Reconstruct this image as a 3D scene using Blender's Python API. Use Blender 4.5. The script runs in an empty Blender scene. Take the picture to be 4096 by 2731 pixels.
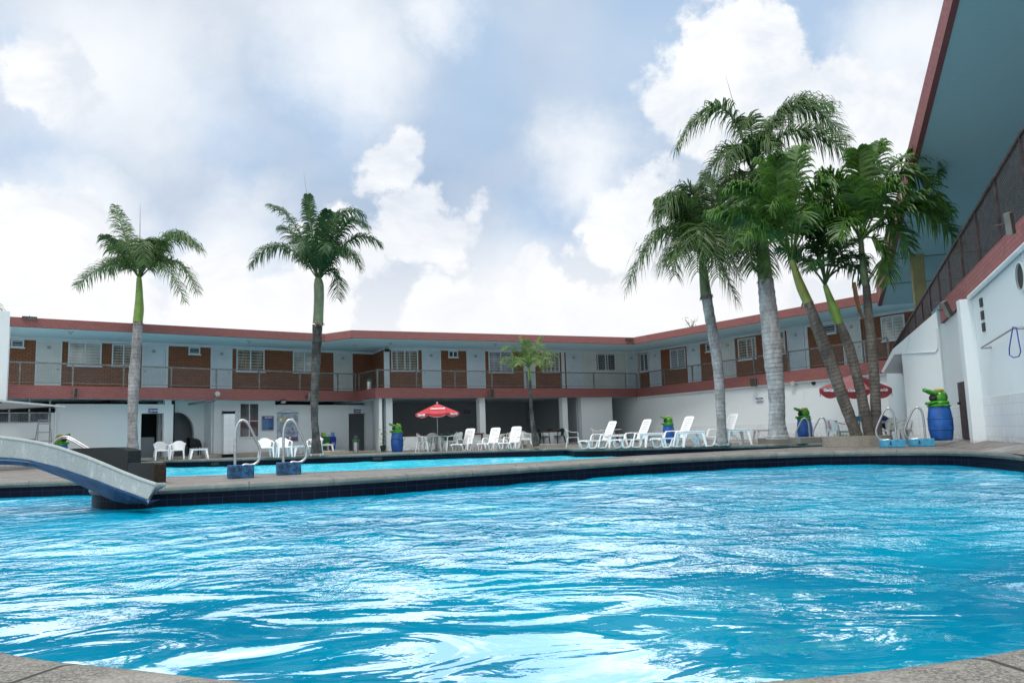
import bpy, bmesh, math, random
import numpy as np
from mathutils import Vector, Matrix, noise, geometry
random.seed(7); R_ = math.radians
scn = bpy.context.scene
COL = scn.collection

# ------------------------------------------------------------------ camera
F = 3100.0; PW, PH = 4096.0, 2731.0; HC = 0.65
SLOPE = .0315; HY = 1734.0
ROLL = -math.atan(SLOPE)
PITCH = math.atan((HY-PH/2)*math.cos(math.atan(SLOPE))/F)
CM = Matrix.Rotation(math.pi/2+PITCH, 4, 'X') @ Matrix.Rotation(ROLL, 4, 'Z')
cd = bpy.data.cameras.new('camera'); cam = bpy.data.objects.new('camera', cd); COL.objects.link(cam)
cam.matrix_world = Matrix.Translation((0, 0, HC)) @ CM
cd.sensor_width = 36; cd.lens = F/PW*36; cd.clip_end = 2000; cd.clip_start = .05
scn.camera = cam
CP = Vector((0, 0, HC)); C3 = CM.to_3x3()

def ray(u, v): return C3 @ Vector(((u-PW/2)/F, -(v-PH/2)/F, -1))
def at(u, v, z=0.0):
    d = ray(u, v); return CP + d*((z-HC)/d.z)
def atd(u, v, y):
    d = ray(u, v); return CP + d*(y/d.y)

# ------------------------------------------------------------------ world
w = bpy.data.worlds.new('World'); scn.world = w; w.use_nodes = True
SUN_EL, SUN_AZ = R_(62), R_(-28)     # azimuth measured from +Y towards +X
def build_world():
    nt = w.node_tree; N = nt.nodes; L = nt.links; N.clear()
    def nd(t, **k):
        n = N.new(t)
        for a, b in k.items(): setattr(n, a, b)
        return n
    def mth(op, a, b=None, c=None, clamp=False):
        n = nd('ShaderNodeMath', operation=op, use_clamp=clamp)
        for i, x in enumerate((a, b, c)):
            if x is None: continue
            if isinstance(x, (int, float)): n.inputs[i].default_value = x
            else: L.new(x, n.inputs[i])
        return n.outputs[0]
    def mix(f, a, b):
        n = nd('ShaderNodeMix', data_type='RGBA')
        if isinstance(f, (int, float)): n.inputs[0].default_value = f
        else: L.new(f, n.inputs[0])
        for i, x in ((6, a), (7, b)):
            if isinstance(x, tuple): n.inputs[i].default_value = (*x, 1)
            else: L.new(x, n.inputs[i])
        return n.outputs[2]
    tc = nd('ShaderNodeTexCoord'); D = tc.outputs['Generated']
    def noisef(scale, detail, rough, off=(0, 0, 0), sc=(1, 1, 1), dist=0):
        mp = nd('ShaderNodeMapping'); mp.inputs['Location'].default_value = off; mp.inputs['Scale'].default_value = sc
        L.new(D, mp.inputs[0])
        n = nd('ShaderNodeTexNoise'); n.inputs['Scale'].default_value = scale
        n.inputs['Detail'].default_value = detail; n.inputs['Roughness'].default_value = rough
        n.inputs['Distortion'].default_value = dist
        L.new(mp.outputs[0], n.inputs['Vector']); return n.outputs['Fac']
    # warp field used to break the outline of every cloud bank
    wn = nd('ShaderNodeTexNoise'); wn.inputs['Scale'].default_value = 5; wn.inputs['Detail'].default_value = 8
    wn.inputs['Roughness'].default_value = .62; L.new(D, wn.inputs['Vector'])
    vs = nd('ShaderNodeVectorMath', operation='SUBTRACT'); L.new(wn.outputs['Color'], vs.inputs[0]); vs.inputs[1].default_value = (.5, .5, .5)
    vk = nd('ShaderNodeVectorMath', operation='SCALE'); L.new(vs.outputs[0], vk.inputs[0]); vk.inputs['Scale'].default_value = .22
    va = nd('ShaderNodeVectorMath', operation='ADD'); L.new(D, va.inputs[0]); L.new(vk.outputs[0], va.inputs[1])
    DW = va.outputs[0]
    def blob(u, v, r, src, soft):
        d = ray(u, v).normalized()
        n = nd('ShaderNodeVectorMath', operation='DISTANCE'); L.new(src, n.inputs[0]); n.inputs[1].default_value = d
        m = nd('ShaderNodeMapRange', interpolation_type='SMOOTHSTEP'); L.new(n.outputs['Value'], m.inputs[0])
        m.inputs[1].default_value = r*(1-soft); m.inputs[2].default_value = r
        m.inputs[3].default_value = 1; m.inputs[4].default_value = 0
        return m.outputs[0]
    def union(lst, src, soft):
        o = None
        for u, v, r in lst:
            b = blob(u, v, r/F, src, soft)
            o = b if o is None else mth('MAXIMUM', o, b)
        return o
    sk = nd('ShaderNodeTexSky', sky_type='NISHITA'); sk.sun_disc = False
    sk.sun_elevation = SUN_EL; sk.sun_rotation = SUN_AZ; sk.altitude = 300; sk.dust_density = 2
    skm = nd('ShaderNodeVectorMath', operation='SCALE'); L.new(sk.outputs[0], skm.inputs[0]); skm.inputs['Scale'].default_value = .045
    veil = noisef(2.2, 7, .55, (3.1, .4, 1.2), (1, 1, 1.6), .6)
    v2 = mth('MULTIPLY_ADD', veil, 3.0, -1.05, True)
    base = mix(.75, skm.outputs[0], (.54, .69, .90))
    base = mix(mth('MULTIPLY', v2, .80), base, (.76, .81, .89))
    # hazy white stretches and blue-grey gaps
    gaps = union([(1950, 260, 560), (1250, 420, 380), (2700, 230, 700), (3300, 120, 520), (1100, 1120, 260), (150, 620, 300), (60, 120, 170),
                  (620, 1090, 260), (2150, 850, 330), (900, 560, 330)], DW, .95)
    base = mix(mth('MULTIPLY', gaps, .85), base, (.37, .56, .82))
    streak = noisef(2.4, 4, .5, (7, 2, 5), (1, 1, 2.2), .5)
    base = mix(mth('MULTIPLY_ADD', streak, 1.1, -.42, True), base, (.82, .87, .93))
    soft = union([(450, 330, 620), (1350, 200, 420), (250, 900, 420), (900, 1050, 420), (2350, 650, 300), (3650, 200, 350), (2050, 1250, 500), (1750, 100, 250)], DW, .98)
    base = mix(mth('MULTIPLY', soft, .85), base, (1.0, 1.03, 1.07))
    # cumulus banks
    cum = union([(2950, 500, 430), (3250, 780, 480), (2500, 900, 330), (2180, 1180, 280), (1560, 620, 270), (1680, 850, 300), (1400, 1000, 300),
                 (3350, 430, 280), (3560, 560, 330), (2800, 1150, 500), (900, 1250, 330), (350, 1300, 400), (1200, 1280, 300),
                 (100, 950, 240), (200, 330, 250), (1750, 1250, 300), (3000, 260, 260), (2350, 1300, 250), (60, 1150, 200)], DW, .85)
    edge = noisef(6.5, 11, .60, (2.2, 7.1, .4), (1, 1, 1.2), .4)
    cum = mth('ADD', cum, mth('MULTIPLY_ADD', edge, 1.5, -.75))
    cr = nd('ShaderNodeMapRange', interpolation_type='SMOOTHSTEP'); L.new(cum, cr.inputs[0]); cr.inputs[1].default_value = .20; cr.inputs[2].default_value = .50; cum = cr.outputs[0]
    shade = noisef(7.5, 9, .62, (1.3, 4.2, 2.2), (1, 1, 1.4), .5)
    sh = mth('MULTIPLY_ADD', shade, 3.0, -1.05, True)
    ccol = mix(sh, (.80, .85, .93), (1.16, 1.16, 1.15))
    out = mix(mth('MULTIPLY', cum, .93), base, ccol)
    # white low band; unseen sky overhead and behind the camera boosted as added fill
    sx = nd('ShaderNodeSeparateXYZ'); L.new(D, sx.inputs[0])
    low = nd('ShaderNodeMapRange', interpolation_type='SMOOTHSTEP'); L.new(sx.outputs[2], low.inputs[0])
    low.inputs[1].default_value = .10; low.inputs[2].default_value = .30; low.inputs[3].default_value = .8; low.inputs[4].default_value = 0
    out = mix(low.outputs[0], out, (1.02, 1.02, 1.03))
    hi = nd('ShaderNodeMapRange', interpolation_type='SMOOTHSTEP'); L.new(sx.outputs[2], hi.inputs[0])
    hi.inputs[1].default_value = .55; hi.inputs[2].default_value = .85; hi.inputs[3].default_value = 0; hi.inputs[4].default_value = 1.1
    bk = nd('ShaderNodeMapRange', interpolation_type='SMOOTHSTEP'); L.new(sx.outputs[1], bk.inputs[0])
    bk.inputs[1].default_value = .25; bk.inputs[2].default_value = -.3; bk.inputs[3].default_value = 0; bk.inputs[4].default_value = .45
    kk = mth('ADD', mth('MAXIMUM', hi.outputs[0], bk.outputs[0]), 1.0)
    sc_ = nd('ShaderNodeVectorMath', operation='SCALE'); L.new(mix(mth('SUBTRACT', kk, 1.0, None, True), out, (.95, .95, .945)), sc_.inputs[0]); L.new(kk, sc_.inputs['Scale']); out = sc_.outputs[0]
    bg = nd('ShaderNodeBackground'); L.new(out, bg.inputs[0]); bg.inputs[1].default_value = 1.0
    wo = nd('ShaderNodeOutputWorld'); L.new(bg.outputs[0], wo.inputs[0])
build_world()
sl = bpy.data.lights.new('sun', 'SUN'); sl.energy = 1.9; sl.angle = R_(10); sl.color = (1, .95, .88)
so = bpy.data.objects.new('sun', sl); COL.objects.link(so)
sd = Vector((math.sin(SUN_AZ)*math.cos(SUN_EL), -math.cos(SUN_AZ)*math.cos(SUN_EL)*1.0, math.sin(SUN_EL)))
so.rotation_euler = sd.to_track_quat('Z', 'Y').to_euler()
vsn = scn.view_settings; vsn.view_transform = 'Standard'; vsn.look = 'None'; vsn.gamma = 1; vsn.exposure = -0.02
scn.render.engine = 'CYCLES'; scn.render.resolution_x = 1024; scn.render.resolution_y = 682

# ------------------------------------------------------------------ materials
class NT:
    def __init__(s, name):
        s.m = bpy.data.materials.new(name); s.m.use_nodes = True
        s.t = s.m.node_tree; s.t.nodes.clear()
        s.out = s.n('ShaderNodeOutputMaterial')
        s.b = s.n('ShaderNodeBsdfPrincipled'); s.l(s.b.outputs[0], s.out.inputs[0])
        s.tc = s.n('ShaderNodeTexCoord')
    def n(s, t, **k):
        n = s.t.nodes.new(t)
        for a, b in k.items(): setattr(n, a, b)
        return n
    def l(s, a, b): s.t.links.new(a, b)
    def noise(s, scale, detail=4, rough=.55, src='Object', sc=(1, 1, 1), dist=0):
        mp = s.n('ShaderNodeMapping'); mp.inputs['Scale'].default_value = sc
        s.l(s.tc.outputs[src], mp.inputs[0])
        n = s.n('ShaderNodeTexNoise'); n.inputs['Scale'].default_value = scale; n.inputs['Detail'].default_value = detail
        n.inputs['Roughness'].default_value = rough; n.inputs['Distortion'].default_value = dist
        s.l(mp.outputs[0], n.inputs['Vector']); return n.outputs['Fac']
    def ramp(s, f, a, b, lo=0., hi=1.):
        m = s.n('ShaderNodeMapRange', interpolation_type='SMOOTHSTEP'); s.l(f, m.inputs[0])
        m.inputs[1].default_value = a; m.inputs[2].default_value = b; m.inputs[3].default_value = lo; m.inputs[4].default_value = hi
        return m.outputs[0]
    def mth(s, op, a, b=0.):
        n = s.n('ShaderNodeMath', operation=op)
        for i, x in enumerate((a, b)):
            if isinstance(x, (int, float)): n.inputs[i].default_value = x
            else: s.l(x, n.inputs[i])
        return n.outputs[0]
    def mix(s, f, a, b, mode='MIX'):
        n = s.n('ShaderNodeMix', data_type='RGBA', blend_type=mode)
        if isinstance(f, (int, float)): n.inputs[0].default_value = f
        else: s.l(f, n.inputs[0])
        for i, x in ((6, a), (7, b)):
            if isinstance(x, tuple): n.inputs[i].default_value = (*x, 1)
            else: s.l(x, n.inputs[i])
        return n.outputs[2]
    def col(s, c):
        if isinstance(c, tuple): s.b.inputs['Base Color'].default_value = (*c, 1)
        else: s.l(c, s.b.inputs['Base Color'])
    def rough(s, r):
        if isinstance(r, (int, float)): s.b.inputs['Roughness'].default_value = r
        else: s.l(r, s.b.inputs['Roughness'])
    def bump(s, h, d=.01, st=.6):
        b = s.n('ShaderNodeBump'); b.inputs['Distance'].default_value = d; b.inputs['Strength'].default_value = st
        s.l(h, b.inputs['Height']); s.l(b.outputs[0], s.b.inputs['Normal'])

def simple(name, c, rough=.5, var=.12, vs=3., metal=0., bump=0., fine=40.):
    t = NT(name); n = t.noise(vs, 5)
    dark = tuple(x*(1-var*2) for x in c)
    t.col(t.mix(t.ramp(n, .35, .7), dark, c)); t.rough(rough); t.b.inputs['Metallic'].default_value = metal
    if bump: t.bump(t.noise(fine, 3), bump)
    return t.m

def brickmat(name, c1, c2, mortar, bw, bh, msize=.012, rough=.8, stain=(.09, .03, .015), stain_amt=.3):
    t = NT(name); uv = t.tc.outputs['UV']
    b = t.n('ShaderNodeTexBrick'); t.l(uv, b.inputs['Vector']); b.inputs['Scale'].default_value = 1
    b.inputs['Brick Width'].default_value = bw; b.inputs['Row Height'].default_value = bh
    b.inputs['Mortar Size'].default_value = msize; b.inputs['Mortar Smooth'].default_value = .3; b.inputs['Bias'].default_value = -.1
    b.inputs['Color1'].default_value = (*c1, 1); b.inputs['Color2'].default_value = (*c2, 1); b.inputs['Mortar'].default_value = (*mortar, 1)
    n = t.noise(.9, 6, .6, 'UV', dist=.6)
    c = t.mix(t.mth('MULTIPLY', t.ramp(n, .5, .75), stain_amt), b.outputs['Color'], stain)
    n2 = t.noise(22, 4, .6, 'UV')
    c = t.mix(t.ramp(n2, .3, .8, 0, .28), c, tuple(min(1, x*1.5) for x in c1))
    t.col(c); t.rough(rough)
    t.bump(t.mth('SUBTRACT', t.mth('MULTIPLY', n2, .25), b.outputs['Fac']), .012, .8)
    return t.m

M = {}
M['brown'] = brickmat('brown_painted_brick', (.29, .115, .054), (.23, .088, .042), (.06, .026, .017), .235, .088, .011)
M['pink'] = brickmat('pink_brick', (.285, .108, .102), (.23, .088, .085), (.13, .05, .055), .20, .078, .006, stain=(.22, .09, .045), stain_amt=.45)
M['pinkS'] = brickmat('pink_brick_large', (.33, .125, .122), (.26, .095, .098), (.12, .04, .045), .22, .10, .006, stain=(.20, .10, .07), stain_amt=.5)

def stucco(name, c, streak=.35, tile=None):
    t = NT(name)
    n1 = t.noise(.8, 6, .6); n2 = t.noise(1.7, 6, .75, sc=(2.2, 2.2, .35), dist=.3)
    f = t.mth('MULTIPLY', t.mth('MULTIPLY', t.ramp(n2, .55, .8), t.ramp(n1, .4, .6, .2, 1)), streak)
    col = t.mix(f, c, tuple(x*.62 for x in c))
    col = t.mix(t.ramp(n1, .5, .8, 0, .18), col, (c[0]*.9, c[1]*.86, c[2]*.78))
    # splash dirt near the ground and small chipped spots
    sx = t.n('ShaderNodeSeparateXYZ'); t.l(t.tc.outputs['Object'], sx.inputs[0])
    g = t.ramp(sx.outputs[2], .02, .38, .55, 0)
    g = t.mth('MULTIPLY', g, t.ramp(t.noise(6, 5, .7), .42, .62))
    col = t.mix(g, col, (.30, .25, .20))
    if tile:
        b = t.n('ShaderNodeTexBrick'); t.l(t.tc.outputs['UV'], b.inputs['Vector']); b.inputs['Scale'].default_value = 1; b.offset = 0
        b.inputs['Brick Width'].default_value = tile; b.inputs['Row Height'].default_value = tile; b.inputs['Mortar Size'].default_value = .004
        b.inputs['Color1'].default_value = (1, 1, 1, 1); b.inputs['Color2'].default_value = (.93, .94, .96, 1); b.inputs['Mortar'].default_value = (.66, .68, .70, 1)
        col = t.mix(1., col, b.outputs['Color'], 'MULTIPLY'); t.rough(.25)
    else: t.rough(.85)
    t.col(col)
    if not tile: t.bump(t.noise(60, 4), .004)
    return t.m
M['white'] = stucco('white_stucco', (.68, .745, .76))
M['wtile'] = stucco('white_wall_tile', (.70, .75, .77), .12, .24)
M['grey_wall'] = stucco('grey_hall_shade', (.30, .34, .37), .15)  # darker grey base carries the shade of the roofed interiors
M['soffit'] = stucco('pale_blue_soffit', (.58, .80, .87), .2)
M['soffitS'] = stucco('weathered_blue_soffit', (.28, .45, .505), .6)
M['beige'] = stucco('aged_beige_curb', (.42, .41, .36), .5)
M['trim'] = simple('white_trim', (.72, .79, .82), .45, .05)
M['door'] = simple('pale_grey_door_paint', (.62, .71, .765), .4, .06, 1.2)
M['doorw'] = simple('warm_white_door_paint', (.66, .69, .66), .4, .07, 1.2)
M['plastic'] = simple('white_plastic', (.86, .87, .88), .35, .03)
M['plastic_old'] = simple('greyed_plastic', (.62, .65, .63), .45, .12, 6)
M['plastic_green'] = simple('dark_green_plastic', (.02, .05, .045), .4, .15)
M['red_table'] = simple('red_brown_tabletop', (.20, .035, .02), .35, .15)
M['navy'] = simple('navy_paint', (.035, .05, .20), .4, .1)
M['ink'] = simple('white_lettering', (.85, .87, .9), .5, .02)
M['plate'] = simple('plum_number_plate', (.09, .06, .10), .4, .1)
M['yellow'] = simple('mustard_column_paint', (.27, .25, .11), .7, .14, 1.5)
M['canopy'] = simple('red_umbrella_cloth', (.50, .022, .035), .55, .12, 4)
M['canopy_old'] = simple('faded_red_umbrella_cloth', (.42, .032, .040), .32, .22, 3)
M['edge'] = simple('pale_hem', (.62, .45, .42), .7, .1)
M['frog'] = simple('frog_green_gloss', (.06, .32, .03), .25, .25, 9)
M['frogy'] = simple('frog_yellow_gloss', (.55, .38, .02), .3, .2, 9)
M['frogd'] = simple('dark_mouth', (.015, .012, .01), .6, .1)
M['drum'] = simple('blue_plastic_drum', (.012, .115, .44), .38, .18, 4)
M['blueblock'] = simple('worn_blue_block_paint', (.018, .13, .30), .75, .38, 14, bump=.01, fine=60)
M['blueconc'] = simple('bleached_blue_paint', (.05, .33, .55), .6, .2, 9)
M['green_bin'] = simple('green_bin_plastic', (.015, .16, .06), .4, .15)
M['purple_bin'] = simple('blue_bin_plastic', (.03, .04, .38), .4, .15)
M['lime'] = simple('lime_label', (.35, .60, .08), .5, .1)
M['sky_label'] = simple('light_blue_label', (.15, .42, .75), .5, .2, 12)
M['steel'] = simple('brushed_steel', (.55, .56, .57), .32, .12, 12, metal=1.)
M['alu'] = simple('dull_aluminium', (.36, .38, .40), .4, .15, 8, metal=.8)
M['rail'] = simple('grey_rail_paint', (.19, .21, .215), .45, .2, 5)
M['raild'] = simple('rusted_dark_rail', (.085, .055, .055), .6, .35, 6)
M['black'] = simple('black_paint', (.012, .012, .014), .5, .1)
M['dark_room'] = simple('room_shade_black', (.022, .026, .03), .9, .1)  # near-black base stands in for the shade inside the rooms
M['speaker'] = simple('speaker_grey_plastic', (.20, .20, .18), .6, .15)
M['cloth_dark'] = simple('dark_grille_cloth', (.06, .055, .05), .9, .1)
M['lampglass'] = simple('lamp_glass', (.5, .55, .52), .12, .2, 10)
M['bark_conc'] = None
M['wood'] = simple('brown_shelf_wood', (.25, .12, .05), .6, .2, 6)
M['oldpink'] = simple('dusty_pink', (.6, .35, .4), .6, .2, 10)

def coping_mat():
    t = NT('speckled_coping_stone')
    s = t.noise(95, 4, .75, sc=(1, 1, 1)); s2 = t.noise(9, 5, .6); s3 = t.noise(1.6, 4, .6)
    c = t.mix(t.ramp(s, .40, .62), (.08, .077, .07), (.255, .25, .225))
    c = t.mix(t.ramp(s2, .45, .75, 0, .55), c, (.27, .26, .23))
    c = t.mix(t.ramp(s3, .5, .7, 0, .4), c, (.36, .35, .32))
    uv = t.n('ShaderNodeSeparateXYZ'); t.l(t.tc.outputs['UV'], uv.inputs[0])
    fr = t.mth('FRACT', t.mth('DIVIDE', uv.outputs[0], 1.34))
    j = t.mth('LESS_THAN', fr, .014)
    c = t.mix(j, c, (.03, .03, .028))
    # darker teal mottling on the lower half of the rounded nose
    al = t.mth('MULTIPLY', t.ramp(uv.outputs[1], .06, .13), t.ramp(t.noise(5, 5, .7), .3, .6, .35, 1))
    c = t.mix(t.mth('MULTIPLY', al, .85), c, (.06, .11, .11))
    t.col(c); t.rough(.8)
    t.bump(t.mth('SUBTRACT', s, t.mth('MULTIPLY', j, 3.)), .004, .9)
    return t.m
M['coping'] = coping_mat()

def deck_mat():
    t = NT('weathered_deck_paving')
    n = t.noise(.8, 6, .6, dist=.5); n2 = t.noise(5, 7, .72, sc=(.35, 1.8, 1)); n3 = t.noise(60, 2, .6)
    c = t.mix(t.ramp(n2, .35, .65), (.10, .09, .083), (.235, .224, .212))
    c = t.mix(t.ramp(n, .48, .66, 0, .5), c, (.295, .285, .272))
    c = t.mix(t.ramp(n3, .4, .7, 0, .3), c, (.15, .13, .12))
    b = t.n('ShaderNodeTexBrick'); t.l(t.tc.outputs['Object'], b.inputs['Vector']); b.inputs['Scale'].default_value = 1
    b.inputs['Brick Width'].default_value = 2.4; b.inputs['Row Height'].default_value = 1.2; b.inputs['Mortar Size'].default_value = .012
    c = t.mix(b.outputs['Fac'], c, (.08, .05, .045))
    t.col(c); t.rough(t.ramp(n, .4, .62, .8, .25)); t.bump(t.mth('SUBTRACT', n3, b.outputs['Fac']), .006)
    return t.m
M['deck'] = deck_mat()

def tile_mat():
    t = NT('navy_pool_tile')
    b = t.n('ShaderNodeTexBrick'); t.l(t.tc.outputs['UV'], b.inputs['Vector']); b.inputs['Scale'].default_value = 1; b.offset = 0
    b.inputs['Brick Width'].default_value = .205; b.inputs['Row Height'].default_value = .205; b.inputs['Mortar Size'].default_value = .0035
    b.inputs['Color1'].default_value = (.0012, .004, .013, 1); b.inputs['Color2'].default_value = (.002, .006, .018, 1)
    b.inputs['Mortar'].default_value = (.016, .03, .045, 1)
    n = t.noise(3, 4)
    c = t.mix(t.ramp(n, .45, .8, 0, .35), b.outputs['Color'], (.004, .009, .02))
    t.col(c); t.rough(.4); t.b.inputs['Specular IOR Level'].default_value = .08; t.bump(t.mth('MULTIPLY', b.outputs['Fac'], -1.), .004)
    return t.m
M['ptile'] = tile_mat()

def water_mat(name, ca, cb, cc, amt):
    t = NT(name); t.t.nodes.remove(t.b)
    n = t.noise(.35, 3, .5); n2 = t.noise(1.5, 4, .6, sc=(1, 1, 1), dist=1.)
    c = t.mix(t.ramp(n, .35, .65), ca, cb)
    c = t.mix(t.ramp(n2, .5, .75, 0, .35), c, cc)
    # pool floor tile joints seen faintly through the water
    df = t.n('ShaderNodeBsdfDiffuse'); t.l(c, df.inputs[0])
    gl = t.n('ShaderNodeBsdfGlossy'); gl.inputs['Roughness'].default_value = .015; pass
    fr = t.n('ShaderNodeFresnel'); fr.inputs[0].default_value = 1.33
    # small ripples on top of the modelled waves; stronger in the ruffled middle of the pool
    sp = t.n('ShaderNodeSeparateXYZ'); t.l(t.tc.outputs['Object'], sp.inputs[0])
    far = t.ramp(sp.outputs[1], 3.5, 8.5)
    r1 = t.noise(1.0, 3, .42, sc=(1, 1.7, 1), dist=1.1)      # broad smooth undulation close by
    r2 = t.noise(5.5, 3, .55, sc=(1, 1.5, 1), dist=.8)        # chop
    r3 = t.noise(1.9, 4, .60, sc=(1.5, .95, 1), dist=.7)      # short broken crests in the open pool
    h = t.mth('ADD', t.mth('MULTIPLY', r1, .062), t.mth('MULTIPLY', t.mth('MULTIPLY', r2, .0075), t.ramp(sp.outputs[1], 2.6, 6.5, .28, 1)))
    h = t.mth('ADD', h, t.mth('MULTIPLY', t.mth('MULTIPLY', r3, .068), far))
    bp = t.n('ShaderNodeBump'); bp.inputs['Distance'].default_value = 1.; bp.inputs['Strength'].default_value = .8
    t.l(h, bp.inputs['Height'])
    for x in (fr, gl, df): t.l(bp.outputs[0], x.inputs['Normal'])
    # reflection of each ripple facet relative to flat water, so blue troughs and bright crests separate
    f0 = t.n('ShaderNodeFresnel'); f0.inputs[0].default_value = 1.33
    up = t.n('ShaderNodeCombineXYZ'); up.inputs[2].default_value = 1; t.l(up.outputs[0], f0.inputs['Normal'])
    rel = t.mth('DIVIDE', fr.outputs[0], f0.outputs[0])
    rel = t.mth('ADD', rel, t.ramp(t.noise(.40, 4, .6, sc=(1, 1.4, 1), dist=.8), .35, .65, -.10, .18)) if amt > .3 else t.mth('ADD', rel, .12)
    if amt > .3:      # sky glare painted into the reflection mask at set spots, some dimmed
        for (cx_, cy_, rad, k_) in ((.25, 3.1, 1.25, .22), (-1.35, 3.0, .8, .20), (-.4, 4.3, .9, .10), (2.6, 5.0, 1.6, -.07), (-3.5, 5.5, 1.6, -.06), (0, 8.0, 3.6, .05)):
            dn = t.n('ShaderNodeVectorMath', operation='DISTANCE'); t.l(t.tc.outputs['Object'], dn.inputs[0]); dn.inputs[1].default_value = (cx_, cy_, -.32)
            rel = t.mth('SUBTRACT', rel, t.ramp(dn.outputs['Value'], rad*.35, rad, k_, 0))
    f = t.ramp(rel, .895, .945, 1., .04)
    gc = t.n('ShaderNodeMix', data_type='RGBA'); t.l(f, gc.inputs[0]); gc.inputs[6].default_value = (0, 0, 0, 1); gc.inputs[7].default_value = (1, 1, 1, 1)
    t.l(gc.outputs[2], gl.inputs[0])
    ad = t.n('ShaderNodeAddShader'); t.l(df.outputs[0], ad.inputs[0]); t.l(gl.outputs[0], ad.inputs[1])
    t.l(ad.outputs[0], t.out.inputs[0]); return t.m
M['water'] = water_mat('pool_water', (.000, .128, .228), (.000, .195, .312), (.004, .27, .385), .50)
M['water_far'] = water_mat('shallow_pool_water', (.01, .26, .38), (.02, .37, .48), (.10, .50, .60), .25)

def slide_mat():
    t = NT('weathered_grey_slide_paint')
    n = t.noise(55, 3, .7); n2 = t.noise(6, 6, .7, sc=(1.5, 1.5, .7)); n3 = t.noise(14, 4, .65, sc=(2, 2, .35))
    c = t.mix(t.ramp(n, .3, .75), (.22, .26, .265), (.31, .36, .36))
    c = t.mix(t.ramp(n2, .52, .7, 0, .6), c, (.43, .49, .49))
    c = t.mix(t.ramp(n3, .55, .8, 0, .5), c, (.20, .30, .31))
    t.col(c); t.rough(.7); t.bump(n, .004); return t.m
M['slide'] = slide_mat()
M['slide_blue'] = simple('blue_slide_gelcoat', (.008, .075, .19), .6, .25, 5)
def concm(name, a, b2, c3):
    t = NT(name); n = t.noise(45, 4, .7); n2 = t.noise(4, 6, .7)
    c = t.mix(t.ramp(n, .35, .7), a, b2); c = t.mix(t.ramp(n2, .55, .75, 0, .5), c, c3)
    t.col(c); t.rough(.95); t.b.inputs['Specular IOR Level'].default_value = .12; t.bump(t.mth('ADD', n, n2), .02); return t.m
M['darkconc'] = concm('dark_wet_concrete', (.018, .022, .025), (.040, .046, .050), (.05, .05, .046))
M['planter'] = concm('rough_planter_concrete', (.20, .185, .16), (.36, .34, .31), (.16, .13, .10))
M['kerb'] = concm('beige_kerb_concrete', (.30, .29, .25), (.44, .42, .37), (.22, .20, .17))

def bark(name, light, dark, band, blotch, bl_amt, ring=.15):
    t = NT(name); sx = t.n('ShaderNodeSeparateXYZ'); t.l(t.tc.outputs['UV'], sx.inputs[0])
    wob = t.noise(1.3, 3, .6)
    z = t.mth('ADD', sx.outputs[1], t.mth('MULTIPLY', wob, .25))
    fr = t.mth('FRACT', t.mth('DIVIDE', z, ring))
    g = t.mth('MULTIPLY', t.ramp(fr, .0, .30, 1, 0), t.ramp(t.noise(2.0, 4, .7), .3, .6))
    n = t.noise(3.2, 6, .7, sc=(1, 1, .5)); n2 = t.noise(18, 4, .7, sc=(1.5, 1.5, .4))
    c = t.mix(t.ramp(n, .35, .65), dark, light)
    c = t.mix(t.ramp(n2, .45, .75, 0, .5), c, dark)
    c = t.mix(t.mth('MULTIPLY', g, .5), c, band)
    c = t.mix(t.mth('MULTIPLY', t.ramp(t.noise(1.1, 5, .75, sc=(1.2, 1.2, .5)), .47, .60), bl_amt), c, blotch)
    t.col(c); t.rough(.9); t.bump(t.mth('SUBTRACT', n2, g), .02); return t.m
M['bark_grey'] = bark('grey_royal_palm_bark', (.40, .40, .41), (.19, .19, .19), (.13, .125, .12), (.055, .05, .045), .35)
M['bark_dark'] = bark('blackened_palm_bark', (.13, .125, .12), (.024, .022, .021), (.02, .02, .02), (.02, .019, .018), .9)
M['bark_white'] = bark('pale_palm_bark', (.46, .47, .48), (.24, .245, .25), (.17, .17, .17), (.10, .09, .085), .2)
M['bark_brown'] = bark('ringed_brown_palm_bark', (.17, .155, .135), (.075, .068, .06), (.03, .026, .022), (.045, .04, .036), .5, .11)
def leafm(name, a, b2, dry, dr=.12):
    t = NT(name); n = t.noise(2.5, 4, .6); n2 = t.noise(30, 3, .6)
    c = t.mix(t.ramp(n, .35, .65), a, b2); c = t.mix(t.ramp(n2, .62, .72, 0, dr*4), c, dry)
    t.col(c); t.rough(.42); t.b.inputs['Subsurface Weight'].default_value = 0
    tr = t.n('ShaderNodeBsdfTranslucent'); t.l(c, tr.inputs[0])
    mx = t.n('ShaderNodeMixShader'); mx.inputs[0].default_value = .36
    t.l(t.b.outputs[0], mx.inputs[1]); t.l(tr.outputs[0], mx.inputs[2]); t.l(mx.outputs[0], t.out.inputs[0]); return t.m
M['leaf'] = leafm('royal_palm_leaf', (.034, .088, .024), (.092, .185, .045), (.16, .15, .07))
M['leaf_dark'] = leafm('dark_palm_leaf', (.022, .072, .025), (.050, .135, .036), (.12, .12, .05), .05)
M['leaf_mid'] = leafm('glossy_palm_leaf', (.035, .115, .022), (.095, .22, .032), (.20, .16, .06), .10)
M['leaf_light'] = leafm('young_palm_leaf', (.07, .14, .03), (.16, .26, .06), (.35, .30, .12), .15)
M['shaft'] = simple('green_crownshaft', (.17, .30, .05), .35, .18, 3)
M['shaft_dull'] = simple('grey_green_crownshaft', (.15, .21, .11), .45, .2, 3)
M['shaft_yel'] = simple('yellow_green_crownshaft', (.25, .30, .07), .35, .2, 3)
M['sheath'] = simple('dry_brown_sheath', (.22, .10, .035), .7, .25, 6)
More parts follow.
